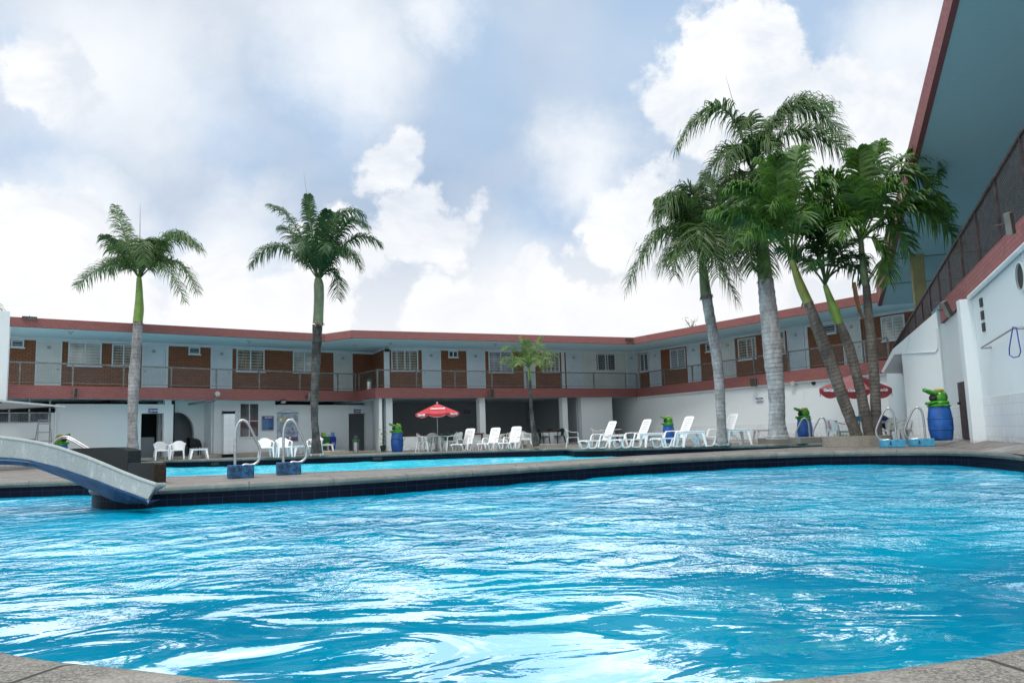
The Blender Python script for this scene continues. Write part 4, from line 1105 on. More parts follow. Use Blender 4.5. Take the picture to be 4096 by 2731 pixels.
# ---- umbrellas
def umbrella(nm, label, px, R, zr, za, mat, rot, tilt=(0, 0), n=8, big=False, sag=.03):
    t = thing(nm, label, 'umbrella', (px[0], px[1], 0), rot, 'red umbrellas over garden tables')
    A = Vector((0, 0, za)); T = Matrix.Rotation(tilt[0], 3, 'X') @ Matrix.Rotation(tilt[1], 3, 'Y')
    def P(k, f, dz=0):
        a = 2*math.pi*k/n; p = Vector((math.cos(a)*R*f, math.sin(a)*R*f, (zr-za)*(f**1.05)+dz)); return T @ p + A
    m = MB(); S = 6
    for k in range(n):
        for i in range(S):
            f0, f1 = i/S, (i+1)/S
            for j in range(3):
                def Q(f, w):
                    a, b = P(k, f), P(k+1, f); q = a.lerp(b, w); q.z -= sag*f*math.sin(math.pi*w); return q
                q = [Q(f0, j/3), Q(f0, (j+1)/3), Q(f1, (j+1)/3), Q(f1, j/3)]
                m.quad(*q[::-1])
    co = m.build('canopy', mat, t, smooth=True)
    vh = .13 if not big else .24
    for k in range(n):
        v = MB(); N = 8; h = MB()
        for j in range(N):
            def V(w, dn):
                a, b = P(k, 1.0), P(k+1, 1.0); q = a.lerp(b, w); q.z -= sag*math.sin(math.pi*w)
                dr = vh*(.35+.65*math.sin(math.pi*min(max(w, .0), 1.))**.45)*dn; o = Vector((q.x-A.x, q.y-A.y, 0)).normalized()*.015*dn
                return q+Vector((0, 0, -dr))-o*.5*math.sin(w*9)
            w0, w1 = (j+.12)/(N+.24), (j+1.12)/(N+.24)
            v.quad(V(w0, 0), V(w1, 0), V(w1, 1), V(w0, 1)); h.quad(V(w0, 1), V(w1, 1), V(w1, 1.09), V(w0, 1.09))
        vo = v.build('valance', mat, co); 
        if not big: h.build('hem', 'edge', co)
    r = MB()
    for k in range(n): r.tube([P(k, .02, -.02), P(k, .98, -.02)], .008, 5)
    r.build('rib_frame', 'alu', t)
    pm = MB(); pm.tube([(0, 0, 0), tuple(T @ Vector((0, 0, za*.45))), tuple(A)], .022, 10); pm.build('pole', 'alu', t, smooth=True)
    f = MB(); f.ell(tuple(A+Vector((0, 0, .03))), (.03, .03, .04)); f.build('finial', 'trim', t, smooth=True)
    return t, P, T, A
def canopy_text(t, P, k, f, size, body='Coca-Cola', drop=None):
    a, b = P(k, f), P(k+1, f); mid = (a+b)/2; xd = (b-a).normalized()
    up = (P(k, f*.8)+P(k+1, f*.8))/2-mid; 
    if drop is not None: up = Vector((0, 0, 1)); mid = mid+Vector((0, 0, -drop))
    up = (up-xd*up.dot(xd)).normalized(); nrm = xd.cross(up)
    mt = Matrix((xd, up, nrm)).transposed(); mid = mid+nrm*.03
    text(body, size, 'ink', t, mid, mt.to_euler(), shear=.35, name='logo_lettering', bold=.006, spacing=.85)
pu = at(1752, 1792); pu = atd(1752, 1792, 34.0); 
t, P, T, A = umbrella('garden_umbrella', 'small red umbrella with white script lettering over the table in front of the half wall', (pu.x, pu.y), 1.03, 1.63, 2.06, 'canopy', face(pu)-deg(112.5), (0, deg(1)))
canopy_text(t, P, 0, .60, .17); canopy_text(t, P, 7, 1.0, .12, drop=.05); canopy_text(t, P, 1, 1.0, .12, drop=.05)
pv = atd(3440, 1765, 24.0)
t, P, T, A = umbrella('garden_umbrella', 'faded red umbrella with drooping sides behind the three leaning palms', (pv.x, pv.y), 1.10, 1.72, 2.16, 'canopy_old', face(pv)-deg(112.5), (deg(-4), deg(3)), 8, True, .05)
canopy_text(t, P, 0, 1.0, .11, drop=.04); canopy_text(t, P, 1, 1., .11, drop=.04); canopy_text(t, P, 7, 1., .11, drop=.04)

# tables and chairs under the umbrellas
def rtable(name, label, loc, r=.42, h=.72, mat='plastic_old', group=None):
    t = thing(name, label, 'table', loc, 0, group); m = MB(); m.lathe([(r-.02, h-.03), (r, h-.02), (r, h-.005), (r-.02, h)], 24); m.build('tabletop', mat, t)
    for k in range(4):
        a = k*math.pi/2+.6; l = MB(); l.tube([(.30*math.cos(a), .30*math.sin(a), 0), (.20*math.cos(a), .20*math.sin(a), h-.03)], [.022, .03], 6); l.build('leg', mat, t)
    return t
rtable('garden_table', 'white round table under the small red umbrella', (pu.x, pu.y-.02, 0), .36, .66)
rtable('garden_table', 'white round table under the faded red umbrella behind the leaning palms', (pv.x, pv.y, 0), .42, .70)
G2 = 'greyed plastic armchairs around garden tables'
def oc(p, rz, lab, proto=OC, key='oc', g=G2, sc=1.): o = place(key, proto, (p[0], p[1], p[2] if len(p) > 2 else 0), rz, lab, g); o.scale = (sc,)*3; return o
b = Vector((pu.x, pu.y))
oc((b.x-.62, b.y-.1), deg(80), 'old plastic armchair left of the table under the small red umbrella')
oc((b.x+.6, b.y-.25), deg(-70), 'old plastic armchair with woven back right of the table under the small red umbrella')
oc((b.x-.35, b.y+.6), deg(200), 'old plastic armchair behind the table under the small red umbrella')
oc((b.x+.75, b.y+.5), deg(-120), 'old plastic armchair farthest right under the small red umbrella')
p = at(2025, 1792); oc((p.x+.1, p.y+.8), face(p)+deg(-60), 'old grey armchair behind the lounger beside the small palm')
p = at(2092, 1792); oc((p.x, p.y+.8), face(p)+deg(40), 'old grey armchair between the small palm and the half wall')
p = at(2284, 1790); oc((p.x+.1, p.y+.4), face(p)+deg(90), 'white plastic chair stored in the recess right of the hall column')
c = Vector((pv.x, pv.y))
oc((c.x-.78, c.y-.3), deg(105), 'white armchair with lilac cloth left of the table behind the leaning palms', sc=.98)
oc((c.x+.62, c.y-.55), deg(-70), 'white armchair right of the leaning palms, seen through the grab rail', sc=.98)
oc((c.x+.75, c.y+.2), deg(-100), 'white armchair holding clothes, behind the grab rail beside the white stair block', sc=.98)
oc((c.x+.95, c.y-.75), deg(-90), 'white armchair at the far right of the table, beside the white stair block', sc=.98)
m = MB(); m.box(-.16, .10, -.05, .05, .50, .74); m.ell((-.02, .0, .60), (.15, .06, .13))
o = m.build('draped_towel', 'oldpink', None, smooth=True); o.location = (c.x-.90, c.y-.32, 0); tag(o, 'lilac towel draped on the armchair left of the leaning palms', 'towel')
m = MB(); m.ell((0, 0, .66), (.20, .12, .20)); m.ell((.1, 0, .55), (.16, .12, .12))
o = m.build('clothes_pile', 'navy', None, smooth=True); o.location = (c.x+.85, c.y+.2, 0); tag(o, 'dark clothes heaped on an armchair beside the white stair block', 'clothes')
m = MB(); m.box(-.13, .13, -.09, .09, 0, .12); m.box(-.145, .145, -.1, .1, .12, .15)
o = m.build('cooler_box', 'blueconc', None); o.location = (c.x-.06, c.y, .70); tag(o, 'small blue cool box standing on the table under the faded red umbrella', 'cool box')
# table and chair by the white wall, left of the four loungers
p = at(2440, 1783); q = Vector((p.x+.2, p.y+1.2, 0)); rtable('garden_table', 'white round table against the white wall behind the left lounger of the row of four', (q.x, q.y, 0), .5, .70)
oc((q.x-.62, q.y-.2), deg(90), 'old plastic chair at the round table against the white wall')

# ---- hall furniture behind the half wall
RTB = thing('dining_table', 'x', 'table')
m = MB(); m.box(-.8, .8, -.4, .4, .70, .74); m.build('tabletop', 'red_table', RTB)
for sx in (-.7, .7):
    for sy in (-.32, .32): l = MB(); l.box(sx-.03, sx+.03, sy-.03, sy+.03, 0, .70); l.build('leg', 'red_table', RTB)
GD = 'red-brown tables inside the open hall'
def hall(u, y): r = atd(u, 1745, y); return r
for u, y, lab in ((1632, 40.5, 'red-brown table deep in the hall right of the first column'), (1790, 40.5, 'red-brown table in the hall to the right of the red umbrella pole'),
                  (1870, 41.2, 'red-brown table in the hall just left of the middle column'), (2010, 42.8, 'red-brown table in the hall behind the lounger by the small palm'),
                  (2200, 44.2, 'orange-lit red table in the hall between the small palm and the right column')):
    r = hall(u, y); place('rt', RTB, (r.x, r.y, 0), WC.ang, lab, GD)
for u, y, a, lab in ((1790, 39.6, 150, 'dark green armchair in the hall, left one of the pair beside the umbrella pole'), (1808, 39.8, 160, 'dark green armchair in the hall, right one of the pair beside the umbrella pole'),
                     (1855, 40.6, 200, 'dark green armchair in the hall just left of the middle column'), (2024, 41.8, 200, 'dark green armchair in the hall behind the lounger left of the small palm'),
                     (2152, 42.6, 60, 'dark green armchair in the hall immediately right of the small palm trunk'), (2172, 43.0, 80, 'dark green armchair at the left end of the orange-lit hall table'),
                     (2208, 44.9, 0, 'dark green armchair behind the orange-lit hall table'), (2234, 43.6, -80, 'dark green armchair in the hall next to the right column')):
    r = hall(u, y); oc((r.x, r.y), WC.ang+deg(a), lab, GCH, 'gc', 'dark green armchairs in the hall', 1.08)
for u, y, a, lab in ((1735, 41, 30, 'grey armchair in the hall, dimly seen left of the red umbrella pole'), (1905, 41.5, -30, 'grey armchair in the hall directly left of the middle column'), (2100, 43, 10, 'grey armchair in the hall behind the small palm fronds side table')):
    r = hall(u, y); oc((r.x, r.y), WC.ang+deg(a), lab)

# ---- drums with frog heads
def drum(label, loc, rz, sc=1., chain=False, mat='drum'):
    t = thing('litter_drum', label, 'litter bin', loc, rz, 'blue drum litter bins with green frog heads')
    m = MB(); prof = [(.225, 0), (.245, .02)]
    for k in range(1, 18):
        z = .02+.86*k/18; prof.append((.245+.045*math.sin(math.pi*k/18), z))
    prof += [(.245, .88), (.25, .90), (.235, .905)]
    m.lathe(prof, 28)
    for z in (.30, .58): m.lathe([(.27, z-.02), (.293, z-.012), (.296, z), (.293, z+.012), (.27, z+.02)], 28)
    m.build('drum', mat, t, smooth=True)
    m = MB(); m.lathe([(.27, .90), (.285, .92), (.24, .955), (.19, .97)], 24)
    # head: the mouth gapes towards -x
    m.ell((.05, 0, 1.15), (.18, .18, .20)); m.ell((.06, 0, 1.0), (.2, .2, .09))
    up = Matrix.Rotation(deg(24), 3, 'Y'); m.ell((-.13, 0, 1.265), (.25, .13, .065), up); m.ell((-.31, 0, 1.34), (.07, .09, .05), up)
    lo = Matrix.Rotation(deg(-14), 3, 'Y'); m.ell((-.13, 0, 1.02), (.23, .12, .045), lo); m.ell((-.29, 0, 1.0), (.05, .085, .035))
    for sy in (-1, 1): m.ell((-.34, sy*.045, 1.385), (.022, .022, .022), n=8, m=6)
    h = m.build('frog_head', 'frog', t, smooth=True)
    m = MB()
    for sy in (-1, 1): m.ell((.02, sy*.09, 1.33), (.06, .05, .055), n=10, m=7)
    m.box(.05, .17, -.03, .03, 1.31, 1.36); m.build('eyes', 'frogy', h, smooth=True)
    m = MB(); m.ell((-.10, 0, 1.13), (.13, .11, .115)); m.build('open_mouth', 'frogd', h, smooth=True)
    if chain:
        m = MB(); m.tube([(.30*math.cos(a), .30*math.sin(a), .50+.13*abs(math.sin((a+.4)))) for a in np.linspace(-2.9, -.2, 12)], .012, 6); m.build('rope', 'raild', t)
        m = MB(); m.tube([(.28, -.08, .52), (.36, -.12, .62), (.37, -.12, .68)], .010, 6); m.build('hook', 'raild', t)
    t.scale = (sc, sc, sc*.95); return t
p = atd(1589, 1806, 35.6); drum('blue drum bin with frog head roped to the first hall column', (p.x, p.y, 0), deg(10), .98, True)
p = at(2667, 1770); drum('blue drum bin with frog head by the blank wall behind the loungers', (p.x, p.y-.6, 0), deg(0), .95)
p = atd(3222, 1752, 29.5); drum('blue drum bin with frog head between the thick palm and the leaning palms', (p.x, p.y, 0), deg(4), .98)
p = atd(3768, 1755, 20.3); drum('largest blue drum bin with frog head beside the white stair block at right', (p.x, p.y, .13), deg(2), 1.02)
p = atd(243, 1800, 29.0); drum('blue drum bin with frog head facing right, partly behind the slide at left', (p.x, p.y, 0), deg(180), .88)

# ---- grab rails
def grab(label, pts3, rz_, cat='grab rail', r=.026, s=1, block=(.34, .30, .23), bm='blueblock', group='steel grab rails set in blue blocks', mark=False):
    """loop drawn in local x-z; x<0 is the straight leg over the block"""
    t = thing('grab_rail', label, cat, pts3, rz_, group)
    bx, by, bz = block
    b = MB(); b.box(-bx*.5, bx*.5, -by/2, by/2, 0, bz); b.build('block', bm, t, bevel=.012)
    P = [(-.10, bz-.05), (-.10, bz+.35), (-.09, bz+.62), (-.05, bz+.76), (.02, bz+.82), (.10, bz+.78), (.17, bz+.66), (.30, bz+.38), (.345, bz+.24), (.335, bz+.10), (.27, bz+.015), (.18, bz-.012), (.08, bz-.0), (.02, bz-.03)]
    C = catmull(P, 5, False)
    m = MB(); m.tube([(x*s, 0, z) for x, z in C], r, 12); m.build('tube', 'steel', t, smooth=True)
    if mark:
        q = MB(); q.box(.02*s, .055*s, -by/2-.003, -by/2-.0005, bz*.35, bz*.75); q.build('painted_mark', 'black', t)
    return t
for u, v, lab in ((945, 1913, 'steel grab rail on the near coping, left one of the foreground pair'), (1141, 1899, 'steel grab rail on the near coping, right one of the foreground pair')):
    p = at(u, v); t = grab(lab, (p.x, p.y+.22, 0), face(p)+deg(6), block=(.44, .36, .235))
for u, v, lab in ((3590, 1789, 'steel grab rail beside the leaning palms, left one of the right-hand pair'), (3707, 1785, 'steel grab rail in front of the large drum, right one of the right-hand pair')):
    p = at(u, v); t = grab(lab, (p.x, p.y+.25, 0), face(p), s=-1, block=(.60, .34, .20), bm='blueconc', mark=True); t.scale = (1.02, 1, .98)
for u, v, lab in ((3237, 1771, 'small steel grab rail in front of the drum left of the leaning palms'), (3307, 1770, 'small steel grab rail between that drum and the planter of leaning palms')):
    p = at(u, v); t = grab(lab, (p.x, p.y+.2, 0), face(p), s=-1, block=(.46, .3, .17)); t.scale = (1, 1, .88)
for u, v, lab in ((1703, 1803, 'small steel grab rail right of the roped drum, left one of its pair'), (1743, 1803, 'small steel grab rail in front of the umbrella table, right one of its pair')):
    p = at(u, v); t = grab(lab, (p.x, p.y+.2, 0), face(p), s=-1, block=(.25, .22, .10), bm='blueconc'); t.scale = (.82, 1, .56)
# bent rails behind the slide
for k, lab in ((0, 'long low steel rail behind the slide, nearer of two'), (1, 'long low steel rail behind the slide, farther of two')):
    d = 20.0+k*.45
    q = [(205, 1800), (214, 1772), (228, 1756), (252, 1745), (272, 1746), (300, 1760), (362, 1797), (385, 1815)]
    p0 = atd(205, 1800, d); t = thing('entry_rail', lab, 'grab rail', (p0.x, p0.y, 0), 0, 'long low steel rails behind the slide')
    pts = [atd(u-k*6, v+k*5, d)-Vector((p0.x, p0.y, 0)) for u, v in q]; pts = [pts[0]*1-Vector((0, 0, pts[0].z))]+pts+[Vector((pts[-1].x+.1, pts[-1].y, 0))]
    m = MB(); m.tube(pts, .028, 10); m.build('tube', 'steel', t, smooth=True)
for u0, u1, v, lab in ((2, 64, 1858, 'light blue painted block seen under the slide at the far left'), (99, 150, 1864, 'dark blue painted block under the slide, right of the light blue one')):
    p = at((u0+u1)/2, v); w_ = (u1-u0)/F*p.y; m = MB(); m.box(-w_/2, w_/2, 0, .4, 0, .16)
    o = m.build('painted_block', 'blueconc' if u0 < 50 else 'blueblock', None, bevel=.01); o.location = p; tag(o, lab, 'block', 'blue painted blocks under the slide')

# ---- slide
SLT = thing('pool_slide', 'weathered grey slide with blue underside curving down into the near pool', 'slide', (-6.2, 11.9, 0))
SO = Vector((-6.2, 11.9, 0))
def slide():
    top = [(-330, 1752), (-150, 1742), (0, 1745), (75, 1754), (150, 1766), (229, 1785), (344, 1824), (420, 1855), (488, 1884), (560, 1912), (622, 1933)]
    bot = [(-330, 1832), (-150, 1826), (0, 1828), (60, 1831), (115, 1838), (229, 1866), (344, 1905), (400, 1924), (459, 1948), (530, 1973), (591, 1996)]
    n = len(top); ys = np.linspace(12.35, 11.35, n)
    wid = .50
    T = []; B = []
    for (a, b), (c, d), y in zip(top, bot, ys): T.append(atd(a, b, y)-SO); B.append(atd(c, d, y)-SO)
    back = Vector((-.26, wid, -.13)); th = Vector((0, .05, 0))
    m = MB()
    def strip_(L1, L2):
        for i in range(n-1): m.quad(L1[i], L1[i+1], L2[i+1], L2[i])
    # near side board with a rounded rim
    rim = [[p+Vector((0, y, z)) for p in T] for y, z in ((0, -.05), (-.012, -.02), (.0, .0), (.03, .012), (.06, .0), (.07, -.03))]
    strip_(B, rim[0])
    for a, b in zip(rim, rim[1:]): strip_(a, b)
    inb = [p+Vector((.02, .10, .05)) for p in B]; strip_(rim[-1], inb)
    # trough floor and far side
    fb = [p+back*.85+Vector((0, 0, .05)) for p in B]; strip_(inb, fb)
    tb = [p+back for p in T]; strip_(fb, tb); tb2 = [p+back+Vector((0, .06, 0)) for p in T]; strip_(tb, tb2); bb = [p+back+Vector((0, .06, 0)) for p in B]; strip_(tb2, bb)
    m.build('trough', 'slide', SLT, smooth=True)
    # blue underside: keel hanging below the near edge
    u = MB(); keel = []
    off = [.0, .0, .0, .04, .14, .24, .30, .32, .28, .18, .03]
    for p, o in zip(B, off): keel.append(p+Vector((.0, .40, -o)))
    lip = [p+Vector((0, -.006, -.030)) for p in B]; Bo = [p+Vector((0, -.008, .002)) for p in B]
    for i in range(n-1):
        u.quad(lip[i], lip[i+1], Bo[i+1], Bo[i]); u.quad(keel[i], keel[i+1], lip[i+1], lip[i]); u.quad(bb[i], bb[i+1], keel[i+1], keel[i])
    u.build('underside', 'slide_blue', SLT)
    # end lip
    e = MB(); e.quad(B[-1], T[-1], tb[-1], bb[-1]); e.tube([B[-1]+Vector((0, 0, -.01)), B[-1]+Vector((.01, 0, -.055))], [.02, .004], 6); e.tube([T[-1]+Vector((0, 0, -.02)), T[-1]+Vector((.04, .2, -.03)), tb[-1]], .03, 8)
    e.build('end_lip', 'slide', SLT)
    # supports outside / under the raised end
    q = MB(); c0 = T[0]; q.box(c0.x-.15, c0.x+.1, c0.y+.2, c0.y+.5, -1.2, B[0].z); q.build('support_post', 'slide', SLT)
    return
slide()
# stepped dark concrete wall behind the slide
def stepwall():
    Wl = Wall(tuple(atd(511, 1900, 14.9)[:2]), tuple(atd(618, 1930, 13.2)[:2])); Wu = Wall(tuple(atd(270, 1900, 17.6)[:2]), tuple(atd(511, 1900, 16.6)[:2]))
    t = Wl.empty('stepped_block', 'dark stained concrete block with two stepped tops behind the slide', 'concrete block')
    hl, hu = Wl.hit, Wu.hit
    tp = [hu(272, 1796), hu(300, 1793), hu(380, 1790), hu(450, 1789), hu(490, 1794), hu(511, 1803)]
    m = MB(); m.xz([(tp[-1][0], -.02), *tp[::-1], (tp[0][0], -.02)], 0, .32); u_ = m.build('upper_step', 'darkconc', t, bevel=.015)
    a_ = lp(Wl, Wu.A); u_.location = (a_.x, a_.y, 0); u_.rotation_euler = (0, 0, Wu.ang-Wl.ang)
    x1, x2 = 0., Wl.L; zt2 = hl(513, 1852)[1]; zz = hl(648, 1852)[1]
    m = MB(); m.xz([(x2, -.02), (x2, zz-.03), (x2-.03, zz), (x1, zt2), (x1, -.02)], 0, .17); m.build('lower_step', 'darkconc', t, bevel=.012)
    m = MB(); m.box(x2-.13, x2+.004, -.007, .18, .0, zz-.04); m.build('brown_end', concm('brown_concrete', (.022, .02, .018), (.055, .04, .03), (.02, .02, .02)), t)  # browner concrete strip over the end face
stepwall()

# ---- planters
def planter(label, pts, h, mat='kerb', cat='planter'):
    m = MB(); m.prism(ccw(pts), 0, h); o = m.build('planter_kerb', mat, None, bevel=.012); 
    c = Vector((sum(p[0] for p in pts)/len(pts), sum(p[1] for p in pts)/len(pts), 0))
    o.data.transform(Matrix.Translation(-c)); o.location = c
    tag(o, label, cat); return o
def rectpl(u0, u1, v, depth, h, label, mat='kerb'):
    a, b = at(u0, v), at(u1, v); d = (b-a).normalized(); n = Vector((-d.y, d.x, 0))*depth
    return planter(label, [tuple(q[:2]) for q in (a, b, b+n, a+n)], h, mat)
rectpl(515, 606, 1838, 1.0, .18, 'low kerb around the base of the left royal palm')
rectpl(1240, 1322, 1818, .9, .15, 'low kerb around the base of the dark second palm')
rectpl(2095, 2195, 1791, .9, .15, 'low kerb around the base of the small light green palm')
rectpl(3031, 3203, 1774, 1.2, .20, 'square concrete kerb around the thick royal palm', 'planter')
a = at(3341, 1787); 
pc = at(3470, 1786); th0 = []
for k in range(20):
    an = 2*math.pi*k/20; th0.append((pc.x+.05+.92*math.cos(an), pc.y+.75+.80*math.sin(an)))
po = planter('rough round concrete planter holding three leaning palms', th0, .29, 'planter')
m = MB(); rr2 = random.Random(4)
for k in range(130):
    an = rr2.uniform(0, 6.28); r = rr2.uniform(0, .7); x, y = pc.x+.05+r*math.cos(an), pc.y+.7+r*.8*math.sin(an); h = rr2.uniform(.03, .12); dx, dy = rr2.uniform(-.05, .05), rr2.uniform(-.05, .05)
    m.face([(x-.008, y, .285), (x+.008, y, .285), (x+dx, y+dy, .29+h)])
o = m.build('grass_tufts', 'leaf_light', None); o['kind'] = 'stuff'; o['label'] = 'sparse grass tufts at the foot of the three leaning palms'

# ================================================================== palms
prn = random.Random(11)
def frond(m, P0_, P1_, P2_, ll, n, sag, curl=.35, lw=.030, rv=.9, spread=1.0, plume=.8):
    """rachis as quadratic curve P0-P1-P2, leaflets on both sides; ll leaflet length, sag how much they hang, rv start of leaflets"""
    def B(t): return P0_*(1-t)**2+P1_*(2*t*(1-t))+P2_*t*t
    def dB(t): return ((P1_-P0_)*(1-t)+(P2_-P1_)*t).normalized()
    m.tube([B(t) for t in np.linspace(0, 1, 9)], [.030*(1-.85*t)+.004 for t in np.linspace(0, 1, 9)], 5)
    up0 = Vector((0, 0, 1))
    for i in range(n):
        t = rv+(1-rv)*((i+.5)/n)
        c = B(t); d = dB(t); side = d.cross(up0)
        if side.length < .2: side = Vector((1, 0, 0))
        side.normalize(); up = side.cross(d).normalized()
        for sgn in (-1, 1, prn.choice((-1, 1))):
            L = ll*(math.sin(math.pi*min(1, .16+.80*((t-rv)/(1-rv))))**.5)*prn.uniform(.8, 1.15)
            fw = .30+.55*t+prn.uniform(-.15, .15)
            v = (side*sgn*spread+d*fw+up*prn.uniform(-.35*plume, plume)).normalized()
            e = d*(lw*prn.uniform(.8, 1.2)); jit = Vector((prn.uniform(-.06, .06), prn.uniform(-.06, .06), prn.uniform(-.06, .06)))*L
            p0 = c; p1 = c+v*L*.40+Vector((0, 0, -sag*L*.07)); p2 = c+v*L*.72+Vector((0, 0, -sag*L*.30))+jit*.5; p3 = c+v*L*.93+Vector((0, 0, -sag*L*.72))+jit
            m.quad(p0-e*.5, p0+e*.5, p1+e*.6, p1-e*.6); m.quad(p1-e*.6, p1+e*.6, p2+e*.45, p2-e*.45)
            m.face([p2-e*.45, p2+e*.45, p3])
def palm(label, u0, v0, d, zb, trunk, shaft, crown, fronds, bark, shaftm, leaf, ll=.62, n=34, sag=.8, spear=None, name='palm_tree', lw=.034, husk=True, rv=.12, spread=1.0, plume=.8):
    """trunk: [(u, v, radius_px)] bottom to top; shaft likewise; crown (u, v); fronds: [(um, vm, ut, vt, dm, dt)] at depth y=d plus dm / dt metres"""
    base = atd(u0, v0, d); base.z = 0
    t = thing(name, label, 'palm tree', base, 0, 'palms around the pool')
    W = lambda u, v, dd=0: atd(u, v, d+dd)-base
    pxm = d/F
    pts = [W(u, v) for u, v, r in trunk]; rs = [r*pxm for _, _, r in trunk]
    pts[0].z = zb
    # smooth
    def sm(P_, R__, k=5):
        q = []; rr = []
        for i in range(len(P_)-1):
            p0, p1, p2, p3 = P_[max(i-1, 0)], P_[i], P_[i+1], P_[min(i+2, len(P_)-1)]
            for j in range(k):
                s = j/k; q.append(.5*((2*p1)+(p2-p0)*s+(2*p0-5*p1+4*p2-p3)*s*s+(-p0+3*p1-3*p2+p3)*s**3)); rr.append(R__[i]*(1-s)+R__[i+1]*s)
        q.append(P_[-1]); rr.append(R__[-1]); return q, rr
    q, rr = sm(pts, rs, 7); rr = [r*(1+.03*math.sin(i*1.9)+prn.uniform(-.012, .012)) for i, r in enumerate(rr)]
    m = MB(); m.tube(q, rr, 18); m.build('trunk', bark, t, smooth=True)
    if shaft:
        sp = [W(u, v) for u, v, r in shaft]; sr = [r*pxm for _, _, r in shaft]; q, rr = sm(sp, sr, 6)
        m = MB(); m.tube(q, rr, 14); m.build('crownshaft', shaftm, t, smooth=True)
        if husk:
            h = MB(); c = sp[0]; R0 = sr[0]*1.02
            for k in range(26):
                a = prn.uniform(0, 6.28); p = c+Vector((math.cos(a)*R0, math.sin(a)*R0, prn.uniform(-.08, .05)))
                o2 = Vector((math.cos(a), math.sin(a), 0))*prn.uniform(.01, .06); s2 = Vector((-math.sin(a), math.cos(a), 0))*prn.uniform(.02, .05)
                h.quad(p-s2, p+s2, p+s2*.6+o2+Vector((0, 0, -prn.uniform(.04, .12))), p-s2*.6+o2+Vector((0, 0, -prn.uniform(.04, .14))))
            h.build('husk', 'husk', t)
    C = W(*crown)
    for f in fronds:
        um, vm, ut, vt, dm, dt = f[:6]; k = f[6] if len(f) > 6 else 1.
        P1_ = W(um, vm, dm); P2_ = W(ut, vt, dt)
        P1_ = P1_*2-(C+P2_)*.5 if True else P1_      # curve passes through the given middle point
        m = MB(); Ln = (P2_-C).length
        frond(m, C+Vector((0, 0, prn.uniform(-.1, .1))), P1_, P2_, ll*1.25*k, int(1.35*n*max(.7, min(1.25, Ln/2.2))), sag*prn.uniform(.8, 1.2), lw=lw*1.15, rv=rv, spread=spread, plume=plume)
        m.build('frond', leaf, t)
    if spear:
        m = MB(); m.tube([C, (C+W(*spear))/2+Vector((.01, 0, 0)), W(*spear)], [.028, .016, .003], 6); m.build('spear_leaf', 'leaf_light', t)
    return t
# A: left royal palm
palm('slender royal palm with green shaft at the left, in front of the brick wing', 531, 1822, 31.5, .1,
     [(533, 1824, 25), (531, 1750, 19), (530, 1680, 17.5), (533, 1600, 20.5), (537, 1500, 21), (545, 1400, 18), (552, 1290, 18)],
     [(551, 1288, 19), (556, 1240, 19), (557, 1190, 15), (557, 1140, 12), (556, 1110, 9)], (556, 1112),
     [(505, 960, 462, 822, .3, .9), (440, 1060, 306, 1150, -.1, .2), (470, 1000, 420, 940, -.6, -1.2, .8), (690, 950, 805, 1000, .3, .2), (650, 945, 760, 960, .9, 1.6), (690, 1040, 792, 1175, .2, 0),
      (640, 1050, 742, 1210, -.5, -.9), (575, 960, 575, 1060, -.9, -1.5, .9), (540, 990, 500, 1060, .9, 1.5), (620, 990, 660, 1060, .9, 1.7), (500, 1020, 470, 960, .9, 1.4), (600, 1000, 640, 960, -.3, -.9), (480, 1040, 430, 1080, 1.0, 1.5)],
     'bark_grey', 'shaft', 'leaf', ll=.62, spear=(561, 810), n=40)
# B: second palm, dark trunk
palm('tall palm with blackened trunk standing before the angled corner of the building', 1262, 1815, 32.0, .1,
     [(1266, 1812, 24), (1263, 1740, 15), (1258, 1680, 14), (1258, 1600, 15.5), (1262, 1500, 17), (1266, 1400, 18.5), (1270, 1300, 20)],
     [(1272, 1292, 21), (1274, 1250, 20), (1276, 1190, 20), (1275, 1140, 20), (1272, 1112, 13)], (1273, 1122),
     [(1245, 900, 1232, 778, 0, 0, .7), (1180, 900, 1080, 822, .2, .5), (1130, 985, 1000, 1062, -.1, 0), (1375, 910, 1465, 905, -.3, -.6), (1340, 880, 1455, 860, .5, .8), (1400, 960, 1522, 975, .4, .6),
      (1370, 1000, 1440, 1075, -.3, -.5), (1335, 1080, 1348, 1192, .2, 0), (1225, 960, 1190, 1010, -.9, -1.5), (1330, 960, 1340, 850, .8, 1.3), (1190, 960, 1130, 910, .9, 1.5),
      (1290, 930, 1310, 840, -.4, -.7, .8), (1240, 1000, 1200, 1045, .8, 1.5), (1300, 980, 1300, 1010, -.9, -1.4, .8), (1320, 1000, 1390, 1010, .9, 1.6)],
     'bark_dark', 'shaft_dull', 'leaf_dark', ll=.60, spear=(1215, 690), n=42)
# C: small palm
palm('small light green palm growing between the loungers and the hall wall', 2145, 1788, 32.8, .1,
     [(2146, 1790, 14), (2135, 1725, 10), (2126, 1650, 7.5), (2122, 1580, 6.5), (2119, 1520, 6.5)],
     [(2118, 1522, 6.5), (2116, 1495, 5.5), (2115, 1470, 4)], (2115, 1462),
     [(2145, 1390, 2167, 1345, .1, .2, .7), (2095, 1400, 2080, 1345, .1, .3, .5), (2110, 1400, 2105, 1358, -.1, -.1, .7), (2060, 1400, 2010, 1395, 0, 0), (2050, 1430, 2003, 1448, -.3, -.5), (2170, 1410, 2228, 1425, .1, .2),
      (2165, 1430, 2210, 1460, -.3, -.6), (2070, 1440, 2050, 1470, .4, .8), (2150, 1440, 2175, 1475, .5, .9), (2090, 1430, 2075, 1460, -.6, -1.), (2140, 1430, 2150, 1462, -.6, -1.1), (2140, 1400, 2160, 1385, .6, 1.)],
     'bark_dark', 'shaft', 'leaf_light', ll=.40, n=26, sag=.55, husk=False, lw=.024)
